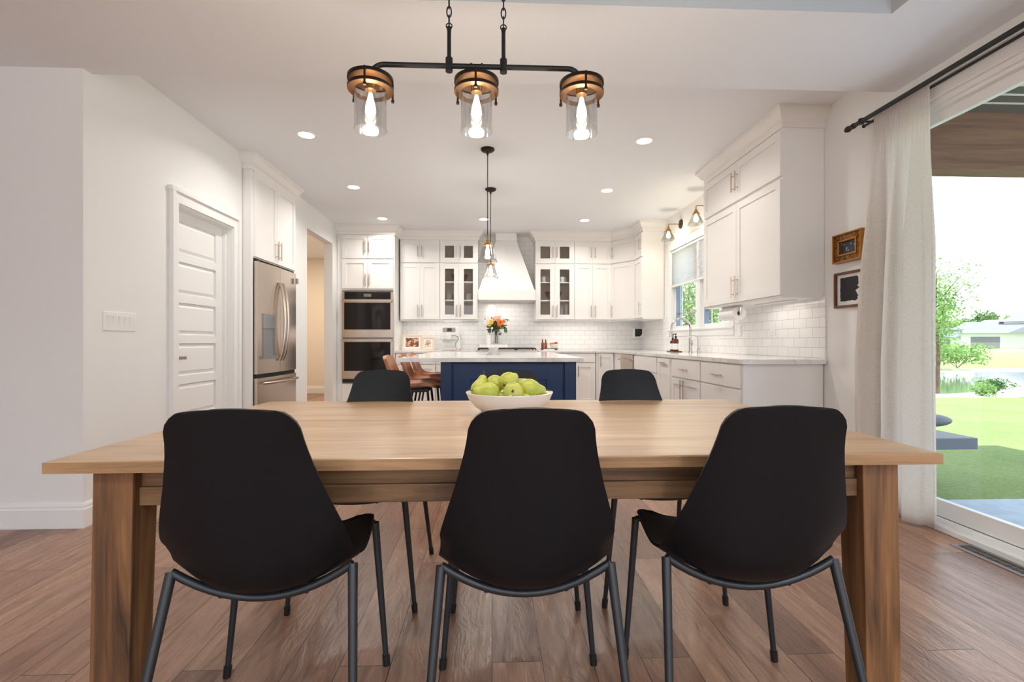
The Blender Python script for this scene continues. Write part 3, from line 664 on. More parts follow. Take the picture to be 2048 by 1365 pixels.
# ================================================================== SEATING
def spline(pts, t):
    n=len(pts)-1; x=max(0,min(n-1e-6,t*n)); i=int(x); f=x-i
    p0=pts[max(i-1,0)];p1=pts[i];p2=pts[i+1];p3=pts[min(i+2,n)]
    return [.5*((2*b_)+(-a+c)*f+(2*a-5*b_+4*c-d_)*f*f+(-a+3*b_-3*c+d_)*f**3) for a,b_,c,d_ in zip(p0,p1,p2,p3)]
def shell_mesh(prof, nu=22, nv=36, th=.007, rc_top=.055, rc_front=.06, mode=None):
    """prof rows: (y, z, halfwidth, edge_dy, edge_dz)"""
    b = MB(); rows=[]
    # arc length of profile to round the corners
    ys=[spline(prof,k/nv) for k in range(nv+1)]
    s=[0]
    for k in range(nv): s.append(s[-1]+math.hypot(ys[k+1][0]-ys[k][0],ys[k+1][1]-ys[k][1]))
    Ltot=s[-1]
    tk=[]   # resample denser near both ends
    for k in range(nv+1):
        u_=k/nv; tk.append(.5-.5*math.cos(PI*u_)*(1) if False else u_)
    ends=[0,.004,.012,.024,.04,.06]
    tlist=sorted(set([e for e in ends]+[1-e for e in ends]+[k/nv for k in range(2,nv-1)]))
    front=[];
    for t_ in tlist:
        y,z,hw_,ey,ez=spline(prof,t_)
        j=min(nv-1,int(t_*nv)); sl=s[j]+(s[j+1]-s[j])*(t_*nv-j)
        for dist,rc in ((sl,rc_front),(Ltot-sl,rc_top)):
            if dist<rc: hw_ -= rc-math.sqrt(max(0,rc*rc-(rc-dist)**2))
        rows.append((y,z,hw_,ey,ez))
    grid=[]
    for (y,z,w_,ey,ez) in rows:
        r_=[]
        for i in range(nu+1):
            q=-1+2*i/nu; e=abs(q)**2.3
            r_.append(Vector((q*w_, y+ey*e, z+ez*e)))
        grid.append(r_)
    nr=len(grid); nrm=[]
    for a in range(nr):
        rr=[]
        for i in range(nu+1):
            du=grid[a][min(i+1,nu)]-grid[a][max(i-1,0)]; dv=grid[min(a+1,nr-1)][i]-grid[max(a-1,0)][i]
            n_=du.cross(dv); rr.append(n_.normalized() if n_.length>1e-9 else Vector((0,0,1)))
        nrm.append(rr)
    w_=nu+1; vs=[p for r_ in grid for p in r_]+[grid[a][i]-nrm[a][i]*th for a in range(nr) for i in range(nu+1)]
    o_=nr*w_; fs=[]
    for a in range(nr-1):
        for i in range(nu):
            fs.append((a*w_+i,a*w_+i+1,(a+1)*w_+i+1,(a+1)*w_+i)); fs.append((o_+a*w_+i,o_+(a+1)*w_+i,o_+(a+1)*w_+i+1,o_+a*w_+i+1))
    for a in range(nr-1):
        fs.append((a*w_,(a+1)*w_,o_+(a+1)*w_,o_+a*w_)); fs.append((a*w_+nu,o_+a*w_+nu,o_+(a+1)*w_+nu,(a+1)*w_+nu))
    for i in range(nu):
        fs.append((i,o_+i,o_+i+1,i+1)); fs.append(((nr-1)*w_+i,(nr-1)*w_+i+1,o_+(nr-1)*w_+i+1,o_+(nr-1)*w_+i))
    b.add(vs,fs); return b
CH = [(.245,.447,.205,0,.030),(.17,.455,.210,0,.036),(.06,.452,.222,0,.042),(-.05,.440,.226,.0,.052),(-.13,.436,.222,.010,.072),(-.19,.452,.214,.034,.092),
      (-.230,.500,.211,.050,.070),(-.252,.57,.209,.045,.030),(-.272,.65,.192,.034,.008),(-.295,.74,.166,.024,0),(-.320,.83,.143,.014,0),(-.345,.912,.133,.004,-.003)]
ch0 = thing('dining_chair','black moulded plastic chair at the near side of the table, left of three','chair',(0,0,0),0,'black dining chairs')
shell_mesh(CH).build('seat_shell','shell',ch0,smooth=True,weld=True)
def leg_chain(top, foot, r0=.0125, r1=.0085):
    b = MB(); T_=Vector(top); F_=Vector(foot); b.tube([T_,F_+(T_-F_)*.04],[r0,r1],12); return b
for s_ in (-1,1):
    for (top,foot) in (((s_*.206,.215,.462),(s_*.245,.20,0)),((s_*.212,-.155,.497),(s_*.245,-.315,0))):
        lg = leg_chain(top,foot).build('leg','leg',ch0,smooth=True)
        F_=Vector(foot); T_=Vector(top); d_=(T_-F_).normalized()
        b = MB(); b.tube([F_+Vector((0,0,.001)),F_+d_*.035],[.0115,.0125],12); b.build('foot_cap','blackpl',lg,smooth=True)
b = MB(); pts=[]
for i in range(15):
    q=-1+i/7; pts.append((q*.212,-.155,.497-.072*(1-abs(q)**2.0)))
b.tube(pts,.0105,10); b.build('seat_rail','leg',ch0,smooth=True)
b = MB(); pts=[]
for i in range(15):
    q=-1+i/7; pts.append((q*.206,.215,.462-.028*(1-abs(q)**2.0)))
b.tube(pts,.009,10); b.build('seat_rail','leg',ch0,smooth=True)
b = MB()
for s_ in (-1,1): b.tube([(s_*.10,.215,.436),(s_*.10,.03,.434),(s_*.10,-.155,.434)],.008,8)
b.build('seat_bracket','leg',ch0,smooth=True)
ch0.location=(-.572,1.36,0); ch0.rotation_euler=(0,0,math.radians(4.2))
dup(ch0,(.086,1.352,0),0,'black moulded plastic chair at the near side of the table, middle of three')
dup(ch0,(.672,1.362,0),math.radians(-4),'black moulded plastic chair at the near side of the table, right of three')
dup(ch0,(-.545,2.085,0),PI,'black chair across the table with its back to the oven, left of the far three')
dup(ch0,(.093,2.075,0),PI,'black chair across the table behind the pear bowl')
dup(ch0,(.69,2.085,0),PI,'black chair across the table in front of the right cabinets')

# stools
ST = [(.235,.625,.195,0,.012),(.15,.640,.205,0,.018),(.04,.632,.212,0,.026),(-.06,.622,.212,0,.036),(-.14,.630,.208,.012,.05),(-.185,.665,.203,.022,.04),
      (-.205,.72,.198,.022,.015),(-.225,.79,.188,.02,0),(-.248,.86,.178,.016,0),(-.27,.925,.168,.012,0)]
st0 = thing('counter_stool','tan leather counter stool nearest the dining table','stool',(0,0,0),0,'tan leather stools at the island')
sh_ = shell_mesh(ST,th=.028,rc_top=.05,rc_front=.05).build('seat','leather',st0,smooth=True,weld=True)
for s_ in (-1,1):
    for (top,foot) in (((s_*.13,.14,.615),(s_*.20,.20,0)),((s_*.13,-.10,.605),(s_*.20,-.20,0))):
        b = MB(); b.tube([top,(foot[0],foot[1],.001)],.011,10); b.build('leg','black',st0,smooth=True)
b = MB(); b.tube([(-.18,.175,.23),(.18,.175,.23)],.009,8); b.build('footrest','black',st0,smooth=True)
b = MB(); b.tube([(-.13,-.10,.603),(-.13,.14,.612),(.13,.14,.612),(.13,-.10,.603)],.010,8,closed=True); b.build('seat_frame','black',st0,smooth=True)
st0.location=(-.72,4.48,0); st0.rotation_euler=(0,0,-RZ90)
dup(st0,(-.70,5.07,0),-RZ90,'tan leather counter stool in the middle of the island row')
dup(st0,(-.70,5.68,0),-RZ90,'tan leather counter stool farthest along the island')

# ================================================================== DINING TABLE
tb = thing('dining_table','long rectangular acacia dining table with tapered block legs','table',(.046,1.808,0),0)
b = MB(); b.box(-1.137,1.137,-.592,.592,.731,.76); b.build('tabletop','tabletop',tb,bev=.004)
b = MB(); b.box(-1.139,1.139,-.5945,-.5915,.7315,.7575); b.box(-1.139,1.139,.5915,.5945,.7315,.7575); b.box(-1.1395,-1.1365,-.593,.593,.7315,.7575); b.box(1.1365,1.1395,-.593,.593,.7315,.7575); b.build('edge_band','edgewood',tb)
for sx_ in (-1,1):
    for sy_ in (-1,1):
        ox,oy = sx_*1.06, sy_*.545; ix,iy=sx_*.96, sy_*.45; bx,by=sx_*.975, sy_*.465; jx=sx_*1.072; jy=sy_*.55
        b = MB(); q=[(ox+ (jx-ox),oy,0),(bx+.0*sx_,oy,0),(bx,by,0),(jx,by,0)]; r_=[(ox,oy,.731),(ix,oy,.731),(ix,iy,.731),(ox,iy,.731)]
        if sx_*sy_<0: q=[q[0],q[3],q[2],q[1]]; r_=[r_[0],r_[3],r_[2],r_[1]]
        b.hexa(q+r_); b.build('leg','tableleg',tb,bev=.003)
for sy_ in (-1,1):
    b = MB(); b.box(-.96,.96,sy_*.49,sy_*.515,.675,.731); b.box(-.96,.96,sy_*.485,sy_*.525,.628,.675); b.build('apron','apron',tb,bev=.002)
for sx_ in (-1,1):
    b = MB(); b.box(sx_*1.01,sx_*1.035,-.45,.45,.675,.731); b.box(sx_*1.005,sx_*1.04,-.45,.45,.628,.675); b.build('apron','apron',tb,bev=.002)

# bowl + pears
BX,BY=.071,1.955
b = MB(); pr=[(.0,0),(.085,0),(.105,.006),(.14,.030),(.165,.060),(.177,.088),(.1735,.089),(.161,.063),(.135,.035),(.10,.014),(.0,.010)]
b.lathe([(max(r,.0005),z) for r,z in pr],48,cap0=False,cap1=False); tag(b.build('fruit_bowl','ceramic',smooth=True,loc=(BX,BY,.761),weld=True),'wide white ceramic bowl full of pears on the table','bowl')
m = mat('pear_skin', rough=.38, spec=.45); M['pear']=m
q=noise(m, coords(m),14,5,.7); q2=noise(m, coords(m),120,3,.6)
c=ramp(m,q,[(.3,srgb(158,170,58)),(.55,srgb(188,192,86)),(.8,srgb(206,190,104))]); c=mixc(m,ramp(m,q2,[(.62,(0,0,0)),(.75,(.45,.45,.45))]),c,srgb(118,100,40)); L(m,c,B(m).inputs['Base Color'])
def pear(name_label, loc, axis, s=1.0, first=None):
    p = thing('pear', name_label, 'pear', loc, 0, 'green pears in the bowl')
    d_=Vector(axis).normalized(); qn=d_.to_track_quat('Z','Y'); p.rotation_mode='QUATERNION'; p.rotation_quaternion=qn; p.scale=(s,s,s); return p
PP=[(.001,-.034),(.012,-.035),(.025,-.030),(.035,-.016),(.0385,.0),(.036,.014),(.029,.028),(.021,.040),(.0175,.050),(.014,.058),(.008,.063),(.001,.0635)]
pm=MB(); pm.lathe([spline(PP,k/30)[:2] for k in range(31)],22,cap0=False,cap1=False)
P0=None
pears=[((-.050,1.975,.855),(.25,.3,1),1.0,'green pear at the far left of the bowl'),
 ((-.010,1.898,.852),(-.8,-.15,.12),1.05,'large green pear lying on its side at front left'),
 ((.012,2.00,.876),(.1,.9,.3),1.0,'yellow-green pear at the back left of the heap'),
 ((.068,1.975,.888),(.3,.5,.2),1.05,'green pear on top of the heap at the middle'),
 ((.083,1.868,.856),(.1,.9,-.2),1.05,'green pear in the front centre showing its calyx'),
 ((.150,1.925,.864),(.9,.1,-.1),1.05,'large green pear on the right with its stem outward'),
 ((.172,1.955,.838),(.8,.3,-.1),.92,'green pear low against the right rim'),
 ((.066,1.872,.818),(.1,-.6,.3),.85,'small green pear low at the front middle rim'),
 ((.124,1.888,.818),(.6,-.5,.1),.85,'small green pear low at the front right rim'),
 ((-.005,1.93,.800),(-.3,.4,.1),.9,'green pear low under the front left pears'),
 ((.115,2.02,.862),(.4,.6,.3),.95,'green pear half hidden at the back right'),
 ((.03,1.96,.815),(.3,.2,.1),.9,'green pear buried in the middle of the bowl')]
me_body=None
for loc,ax,s_,lab in pears:
    p = pear(lab,loc,ax,s_)
    if me_body is None:
        o1=pm.build('flesh','pear',p,smooth=True,weld=True)
        b=MB(); b.tube([(0,0,.060),(.001,0,.072),(.004,0,.084)],[.0018,.0015,.002],6); o2=b.build('stem','bark',p,smooth=True)
        b=MB()
        for k in range(5):
            a=2*PI*k/5; b.tube([(.002*math.cos(a),.002*math.sin(a),-.0345),(.007*math.cos(a),.007*math.sin(a),-.038)],[.0018,.0006],5)
        o3=b.build('calyx','bark',p); me_body=(o1,o2,o3)
    else:
        for o_ in me_body: c_=o_.copy(); COL.objects.link(c_); c_.parent=p

# ================================================================== CHANDELIER
lf = thing('linear_chandelier','black linear pendant light with three clear glass cylinders over the table','chandelier',(-.058,1.8,0),0)
z_=2.083; pts=[(-.392,0,2.035),(-.392,0,2.045)]
for i in range(9):
    a=PI-PI/2*i/8; pts.append((-.342+.05*math.cos(a),0,2.033+.05*math.sin(a)))
pts2=[(-x,y,z) for x,y,z in pts][::-1]
b = MB(); b.tube(pts[1:]+pts2[:-1],.0095,12); b.tube([(0,0,z_),(0,0,2.035)],.009,12)
for x in (-.02,.02): b.tube([(x,0,z_+.004),(x,0,z_+.012)],.004,8)
b.build('bar','black',lf,smooth=True)
for x in (-.102,.101):
    b = MB(); b.tube([(x,0,2.09),(x,0,2.222)],.0075,12); b.tube([(x,0,2.062),(x,0,2.112)],.0135,14); b.tube([(x,0,2.215),(x,0,2.228)],.0085,12)
    rd=b.build('stem_rod','black',lf,smooth=True)
    b = MB(); z=2.226; k=0
    b.tube([(x+.011*math.cos(2*PI*i/12),0,z+.006+.011*math.sin(2*PI*i/12)) for i in range(12)],.0022,6,closed=True)
    z+=.026
    while z<ZS+h-.05:
        pts=[]
        for i in range(14):
            a=2*PI*i/14; cx=.0085*math.cos(a); cz=.020*math.sin(a)+(.0*1)
            pts.append((x+cx,0,z+cz) if k%2 else (x,cx,z+cz))
        b.tube(pts,.0026,6,closed=True); z+=.033; k+=1
    b.build('chain','black',rd,smooth=True)
b = MB(); b.lathe([(.001,0),(.06,0),(.065,-.008),(.06,-.02),(.02,-.03),(.001,-.03)][::-1],28,c=(0,0,ZS+h-.001)); 
b.box(-.14,.14,-.03,.03,ZS+h-.022,ZS+h-.002); b.build('ceiling_canopy','black',lf,smooth=True)
EP=[(.003,-.112),(.010,-.110),(.020,-.100),(.026,-.084),(.0265,-.070),(.022,-.048),(.015,-.024),(.012,-.004),(.012,.004)]
for x in (-.392,0,.396):
    hd_=MB(); n=40
    def ring(b,ro,ri,z0,z1): b.lathe([(ri,z0),(ro,z0),(ro,z1),(ri,z1),(ri,z0)],n,c=(x,0,0),cap0=False,cap1=False)
    ring(hd_,.083,.078,2.020,2.031); ring(hd_,.083,.078,1.986,1.996)
    head=hd_.build('socket_ring','oil',lf,smooth=True)
    b=MB(); b.lathe([(.058,1.984),(.0825,1.984),(.0825,1.987),(.058,1.987),(.058,1.984)],n,c=(x,0,0),cap0=False,cap1=False)
    b.lathe([(.001,2.022),(.0775,2.022),(.0775,2.027),(.001,2.030)],n,c=(x,0,0),cap0=False,cap1=False); b.build('reflector_plate','bronze',head,smooth=True)
    b=MB()
    for k in range(3):
        a=2*PI*k/3-PI/2+.12*(0); cx,cy=x+.084*math.cos(a),.084*math.sin(a)
        b.tube([(cx,cy,1.968),(cx,cy,2.030)],.004,8); b.tube([(cx,cy,1.962),(cx,cy,1.972)],.006,8)
    b.lathe([(.001,2.012),(.017,2.012),(.019,2.028),(.001,2.03)],20,c=(x,0,0),cap0=False,cap1=False)
    b.build('strap','oil',head,smooth=True)
    b=MB(); b.lathe([(.014,1.985),(.021,1.985),(.021,2.026),(.001,2.026)],20,c=(x,0,0),cap0=True,cap1=False); b.build('bulb_socket','gold',head,smooth=True)
    b=MB(); b.lathe([(.057,2.005),(.058,1.985),(.058,1.842),(.060,1.838),(.0585,1.836),(.056,1.842),(.056,1.985),(.055,2.005)],40,c=(x,0,0),cap0=False,cap1=False); b.build('glass_cylinder','glass',lf,smooth=True)
    b=MB(); b.lathe([(r_*1.15,z2*1.0+1.985) for r_,z2 in EP],24,c=(x,0,0)); bl=b.build('light_bulb','glass',lf,smooth=True)
    b=MB(); b.lathe([(.002,1.885),(.014,1.888),(.019,1.905),(.018,1.925),(.012,1.950),(.006,1.975),(.002,1.978)],18,c=(x,0,0)); b.build('filament_glow','bulb',bl,smooth=True)
    pl_=bpy.data.lights.new('chandelier_bulb_light','POINT'); pl_.energy=9; pl_.color=(1,.88,.72); pl_.shadow_soft_size=.03
    po=bpy.data.objects.new('chandelier_bulb_light',pl_); COL.objects.link(po); po.location=(x-.058,1.8,1.86)

# island pendants
def pendant(label,x,y):
    p=thing('pendant_light',label,'pendant light',(x,y,0),0,'glass pendants over the island')
    b=MB(); b.lathe([(.001,2.799),(.062,2.799),(.064,2.790),(.05,2.775),(.012,2.765),(.008,2.74),(.001,2.74)][::-1],28,cap0=False,cap1=False); b.build('ceiling_canopy','oil',p,smooth=True)
    b=MB(); b.tube([(0,0,2.75),(0,0,1.99)],.004,8); b.build('cord','oil',p)
    b=MB(); b.tube([(0,0,2.02),(0,0,1.985)],[.006,.010],12); b.tube([(-.018,0,1.968),(.018,0,1.968)],.0035,8); b.tube([(0,0,1.985),(0,0,1.94)],.008,12); b.build('stem','gold',p,smooth=True)
    b=MB(); b.lathe([(.001,1.945),(.045,1.943),(.047,1.938),(.047,1.924),(.001,1.926)],28,cap0=False,cap1=False); b.build('cap','gold',p,smooth=True)
    b=MB(); b.lathe([(.044,1.926),(.050,1.90),(.068,1.835),(.084,1.790),(.092,1.779),(.090,1.777),(.082,1.788),(.066,1.835),(.048,1.90),(.042,1.926)],32,cap0=False,cap1=False); b.build('glass_shade','shadeglass',p,smooth=True)
    b=MB(); b.lathe([(.002,1.83),(.014,1.835),(.022,1.855),(.020,1.875),(.012,1.90),(.010,1.922)],18); b.build('light_bulb','bulbs',p,smooth=True)
    pl_=bpy.data.lights.new('pendant_bulb_light','POINT'); pl_.energy=8; pl_.color=(1,.88,.74); pl_.shadow_soft_size=.03
    po=bpy.data.objects.new('pendant_bulb_light',pl_); COL.objects.link(po); po.location=(x,y,1.80)
pendant('brass and clear glass pendant nearer the table, over the island',-.04,4.35)
pendant('brass and clear glass pendant farther over the island, lower in view',-.015,5.486)

# wall sconces
def sconce(label,y):
    p=thing('wall_sconce',label,'wall light',(XR,y,2.61),0,'brass sconces over the sink window')
    b=MB(); b.tube([(-.001,0,0),(-.014,0,0)],[.062,.058],28); b.build('backplate','oil',p,smooth=True)
    b=MB(); b.tube([(-.012,0,0),(-.15,0,0),(-.166,0,-.004),(-.172,0,-.018),(-.172,0,-.05)],.006,10); b.tube([(-.014,0,0),(-.03,0,0)],.012,12); b.build('arm','gold',p,smooth=True)
    b=MB(); b.lathe([(.001,-.040),(.014,-.042),(.016,-.062),(.026,-.070),(.028,-.085),(.040,-.092),(.041,-.102),(.001,-.102)],24,c=(-.172,0,0),cap0=False,cap1=False); b.build('socket_cap','gold',p,smooth=True)
    b=MB(); b.lathe([(.032,-.10),(.045,-.125),(.088,-.205),(.096,-.215),(.094,-.218),(.085,-.206),(.043,-.125),(.030,-.10)],32,c=(-.172,0,0),cap0=False,cap1=False); b.build('glass_shade','shadeglass',p,smooth=True)
    b=MB(); b.lathe([(.002,-.19),(.02,-.183),(.029,-.16),(.024,-.135),(.013,-.11),(.012,-.10)],18,c=(-.172,0,0)); b.build('light_bulb','bulbs',p,smooth=True)
    pl_=bpy.data.lights.new('sconce_bulb_light','POINT'); pl_.energy=7; pl_.color=(1,.85,.64); pl_.shadow_soft_size=.03
    po=bpy.data.objects.new('sconce_bulb_light',pl_); COL.objects.link(po); po.location=(XR-.172,y,2.40)
sconce('brass wall sconce over the far end of the sink window',6.25)
sconce('brass wall sconce partly hidden by the large right cabinet',5.39)

# under-cabinet strips and hood lamp
def strip(label,x0,x1,y0,y1,z,pw):
    b=MB(); b.box(x0,x1,y0,y1,z-.010,z-.001); tag(b.build('undercabinet_light','trim'),label,'light strip','under-cabinet lights')
    a_=bpy.data.lights.new('undercabinet_lamp','AREA'); a_.shape='RECTANGLE'; a_.size=abs(x1-x0)*.9; a_.size_y=abs(y1-y0)*.9; a_.energy=pw; a_.color=(1,.93,.84)
    ao=bpy.data.objects.new('undercabinet_lamp',a_); COL.objects.link(ao); ao.location=((x0+x1)/2,(y0+y1)/2,z-.012)
strip('thin light strip under the left back uppers',-1.35,-.30,7.70,7.74,1.385,1.3)
strip('thin light strip under the right back uppers',.78,1.85,7.70,7.74,1.385,1.3)
strip('thin light strip under the large right cabinet',2.34,2.38,3.65,4.20,1.385,.5)
strip('light strip inside the hood',.0,.46,7.68,7.74,1.70,1.3)
# recessed cans
def can(label,x,y,z=ZK,power=CAN_W,lab=True,warm=(1,.95,.885)):
    p=thing('recessed_light',label,'ceiling light',(x,y,z),0,'recessed ceiling lights')
    b=MB(); b.lathe([(.062,-.001),(.066,-.004),(.086,-.004),(.089,-.0005),(.062,-.0005)],36,cap0=False,cap1=False); b.build('trim_ring','trim',p,smooth=True)
    b=MB(); b.lathe([(.001,-.003),(.064,-.003)],36,cap0=False,cap1=False); b.build('lens','can',p)
    a_=bpy.data.lights.new('can_light','AREA'); a_.shape='DISK'; a_.size=.12; a_.energy=power; a_.color=warm
    try: a_.spread=math.radians(150)
    except Exception: pass
    ao=bpy.data.objects.new('can_light',a_); COL.objects.link(ao); ao.location=(x,y,z-.008)
can('recessed light nearest the refrigerator side, front left of the kitchen',-1.565,4.12)
can('recessed light front right of the kitchen near the large cabinet',1.322,4.12)
can('recessed light second row left above the stools',-1.56,5.49)
can('recessed light second row right near the sink',1.326,5.49)
can('recessed light in the back row in front of the oven tower',-1.55,6.87)
can('recessed light in the back row behind the pendants',-.115,6.85)
can('recessed light in the back row near the corner cabinet',1.33,6.85)
for (x,y) in ((-4.2,-1.8),(1.2,-3.3),(2.15,-2.6),(-2.9,-3.2),(.5,-3.4)):  # out-of-view cans added to brighten the room
    can('unseen fill light added over the room behind the camera',x,y,ZS,FILL_CAN_W,warm=(.86,.93,1))
for (x,y) in ((-1.5,-1.6),(1.0,-1.6)):  # two more cans added for fill, up in the tray
    can('unseen fill light added in the tray behind the camera',x,y,ZS+h,FILL_CAN_W,warm=(.86,.93,1))

# ================================================================== CURTAIN + RODS
rod = thing('curtain_rod','black double curtain rod above the sliding door','curtain rod',(XR,0,0),0)
b=MB(); b.tube([(-.12,3.10,2.475),(-.12,.25,2.475)],.014,14); b.build('front_rod','black',rod,smooth=True)
b=MB(); b.tube([(-.05,3.06,2.475),(-.05,.27,2.475)],.008,12); b.sphere((-.05,3.065,2.475),.012); b.build('rear_rod','black',rod,smooth=True)
b=MB(); b.tube([(-.12,3.095,2.475),(-.12,3.105,2.475),(-.12,3.12,2.475),(-.12,3.135,2.475)],[.015,.02,.02,.014],14); b.tube([(-.12,3.06,2.475),(-.12,3.075,2.475)],.018,14); b.build('finial','black',rod,smooth=True)
for y in (3.0,.35):
    b=MB(); b.tube([(-.002,y,2.475),(-.12,y,2.475)],.007,8); b.box(-.006,0,y-.015,y+.015,2.44,2.52); b.tube([(-.12,y,2.475-.017),(-.12,y,2.475+.017)],.017,12); b.build('bracket','black',rod,smooth=True)
cur = thing('curtain','beige linen curtain panel gathered at the far side of the sliding door','curtain',(XR,0,0),0)
b=MB(); nz=46; nu=150; vs=[]; fs=[]
ph=[random.uniform(0,6.28) for _ in range(4)]
def cur_pt(u_,z):
    t_=(2.475-z)/2.46                       # 0 top .. 1 bottom
    yf=2.965+.13*min(1,t_*1.6)-.02*t_; yn=2.575-.03*t_     # far and near edges
    y=yf+(yn-yf)*u_
    amp=.010+.034*min(1,t_*3); 
    w=math.sin(2*PI*3.1*u_+ph[0]+.5*math.sin(3*t_))*.75+math.sin(2*PI*7.3*u_+ph[1]+.8*t_)*(.28-.2*t_)+math.sin(2*PI*1.6*u_+ph[2])*.35
    fine=(math.sin(2*PI*23*u_+ph[3]))*.006*max(0,1-t_*7)
    x=-.068-.022*t_+amp*w*min(1,.25+t_*2)+fine
    if t_<.02: x=-.066+fine*.7
    y+=.010*math.sin(2*PI*8*u_)*min(1,t_*3)
    return (x,y,z)
zl=[2.492,2.484,2.475,2.465,2.455,2.44]+[2.42-(2.42-.018)*k/nz for k in range(nz+1)]
for z in zl:
    for i in range(nu+1):
        vs.append(cur_pt(i/nu,z))
for a in range(len(zl)-1):
    for i in range(nu): fs.append((a*(nu+1)+i,a*(nu+1)+i+1,(a+1)*(nu+1)+i+1,(a+1)*(nu+1)+i))
b.add(vs,fs); cu=b.build('curtain_fabric','linen',cur,smooth=True)
md=cu.modifiers.new('solid','SOLIDIFY'); md.thickness=.002

# ================================================================== WALL THINGS
# pictures on right wall; local: x toward camera? use rz -90: local x -> -Y, front -y -> -X
def frame_ring(b,x0,x1,z0,z1,w,y0,y1):
    b.box(x0,x1,y0,y1,z1-w,z1); b.box(x0,x1,y0,y1,z0,z0+w); b.box(x0,x0+w,y0,y1,z0+w,z1-w); b.box(x1-w,x1,y0,y1,z0+w,z1-w)
pa = thing('ornate_picture_frame','small ornate gold frame, the upper of two pictures by the curtain','picture',(XR,3.375,1.617),-RZ90)
b=MB(); frame_ring(b,0,.262,0,.196,.042,-.028,0); b.build('carved_border','gilt',pa,bev=.004)
b=MB(); frame_ring(b,-.004,.266,-.004,.2,.010,-.040,-.0); frame_ring(b,.042,.22,.042,.154,.012,-.034,-.005); b.build('gilt_edge','gilt_plain',pa,bev=.003)
m=mat('dark_blossom_art',rough=.5); vv=N(m,'ShaderNodeTexVoronoi'); vv.inputs['Scale'].default_value=38; L(m,coords(m),vv.inputs['Vector']); L(m,ramp(m,vv.outputs['Distance'],[(.0,srgb(200,204,206)),(.22,srgb(150,158,166)),(.34,srgb(44,54,64)),(1,srgb(38,48,58))]),B(m).inputs['Base Color'])
b=MB(); b.box(.05,.212,-.012,-.004,.05,.148); b.build('artwork',m,pa)
pb = thing('walnut_picture_frame','walnut frame with a black painted block, the lower of two pictures','picture',(XR,3.385,1.294),-RZ90)
b=MB(); frame_ring(b,0,.275,0,.252,.017,-.022,0); b.build('border','frame_walnut',pb,bev=.002)
b=MB(); b.box(.015,.26,-.006,-.003,.015,.237); b.build('mat_board',mat('art_paper',(.80,.79,.78),.8),pb)
b=MB(); rnd=random.Random(3); pts=[]
for i in range(12): pts.append((.048+rnd.uniform(-.002,.002), .205-.155*i/11))
for i in range(10): pts.append((.05+.135*i/9, .045+rnd.uniform(-.003,.004)))
for i in range(26): pts.append((.205+(.012*math.sin(i*.5) if i<12 else .012)+rnd.uniform(-.012,.006)*(1 if i<17 else .2), .052+.150*i/25))
for i in range(10): pts.append((.205-.15*i/9, .212+rnd.uniform(-.002,.002)))
b.prism(pts[::-1],-.0075,-.006,'y'); b.build('painted_block',mat('black_paint',(.008,.007,.012),.6),pb)
# switch plate on left wall: local x -> +Y
sw = thing('light_switch_plate','white five-gang rocker switch plate on the left wall','light switch',(XL,3.088,1.178),RZ90)
b=MB(); b.box(-.13,.13,-.006,0,-.058,.058); b.build('plate','wht_plastic',sw,bev=.003)
for i in range(5):
    x=-.092+i*.046; b=MB(); b.hexa([(x-.0165,-.0065,-.034),(x+.0165,-.0065,-.034),(x+.0165,-.004,-.034),(x-.0165,-.004,-.034),(x-.0165,-.011,.034),(x+.0165,-.011,.034),(x+.0165,-.004,.034),(x-.0165,-.004,.034)]); b.build('rocker_switch','wht_plastic',sw)
# outlets
def outlet(label,loc,rz):
    o_=thing('wall_outlet',label,'outlet',loc,rz,'white outlets on the backsplash')
    b=MB(); b.box(-.036,.036,-.006,0,-.058,.058); b.build('plate','wht_plastic',o_,bev=.002)
    b=MB(); b.box(-.017,.017,-.009,-.005,-.034,.034); b.build('receptacle','ceramic',o_,bev=.002)
outlet('white outlet on the back tile above the fruit basket',(.99,YB-.011,1.17),0)
outlet('white outlet on the back tile near the corner',(1.86,YB-.011,1.17),0)
outlet('white outlet on the right tile nearest the pictures',(XR-.011,4.15,1.17),-RZ90)
outlet('white outlet on the right tile beside the sink window',(XR-.011,4.72,1.17),-RZ90)
# corner speaker-like device
sp=thing('wall_device','small white square device with a black rounded face in the tile corner','smart device',(2.42,7.80,1.195),math.radians(0))
b=MB(); b.box(-.075,.075,0,.135,-.078,.078); b.build('case','wht_plastic',sp,bev=.004)
b=MB(); p=[(-.07,.072),(-.07,-.045)]+[(.045-.11+ .11*0,0)][:0]
poly=[(-.072,.070),(-.072,-.055),(-.01,-.055)]+[(-.01+.055*math.sin(PI/2*i/8), -.0+(-.055)*math.cos(PI/2*i/8)) for i in range(9)]+[(.045,.070)]
b.prism(poly[::-1],-.006,0,'y'); b.build('face','blackgl',sp)
# floor register
vg=thing('floor_register','long metal floor vent in the planks beside the sliding door','vent',(2.425,2.22,0),0)
b=MB(); b.box(-.055,.055,-.17,.17,.0,.004); b.build('plate',mat('register_metal',srgb(150,140,136),.4,.6),vg,bev=.001)
b=MB()
for i in range(24):
    y=-.145+i*.0126
    for x in (-.018,.018): b.box(x-.014,x+.014,y-.0035,y+.0035,.004,.0048)
b.build('slots','rubber',vg)

# ================================================================== COUNTER THINGS
Z=.9205
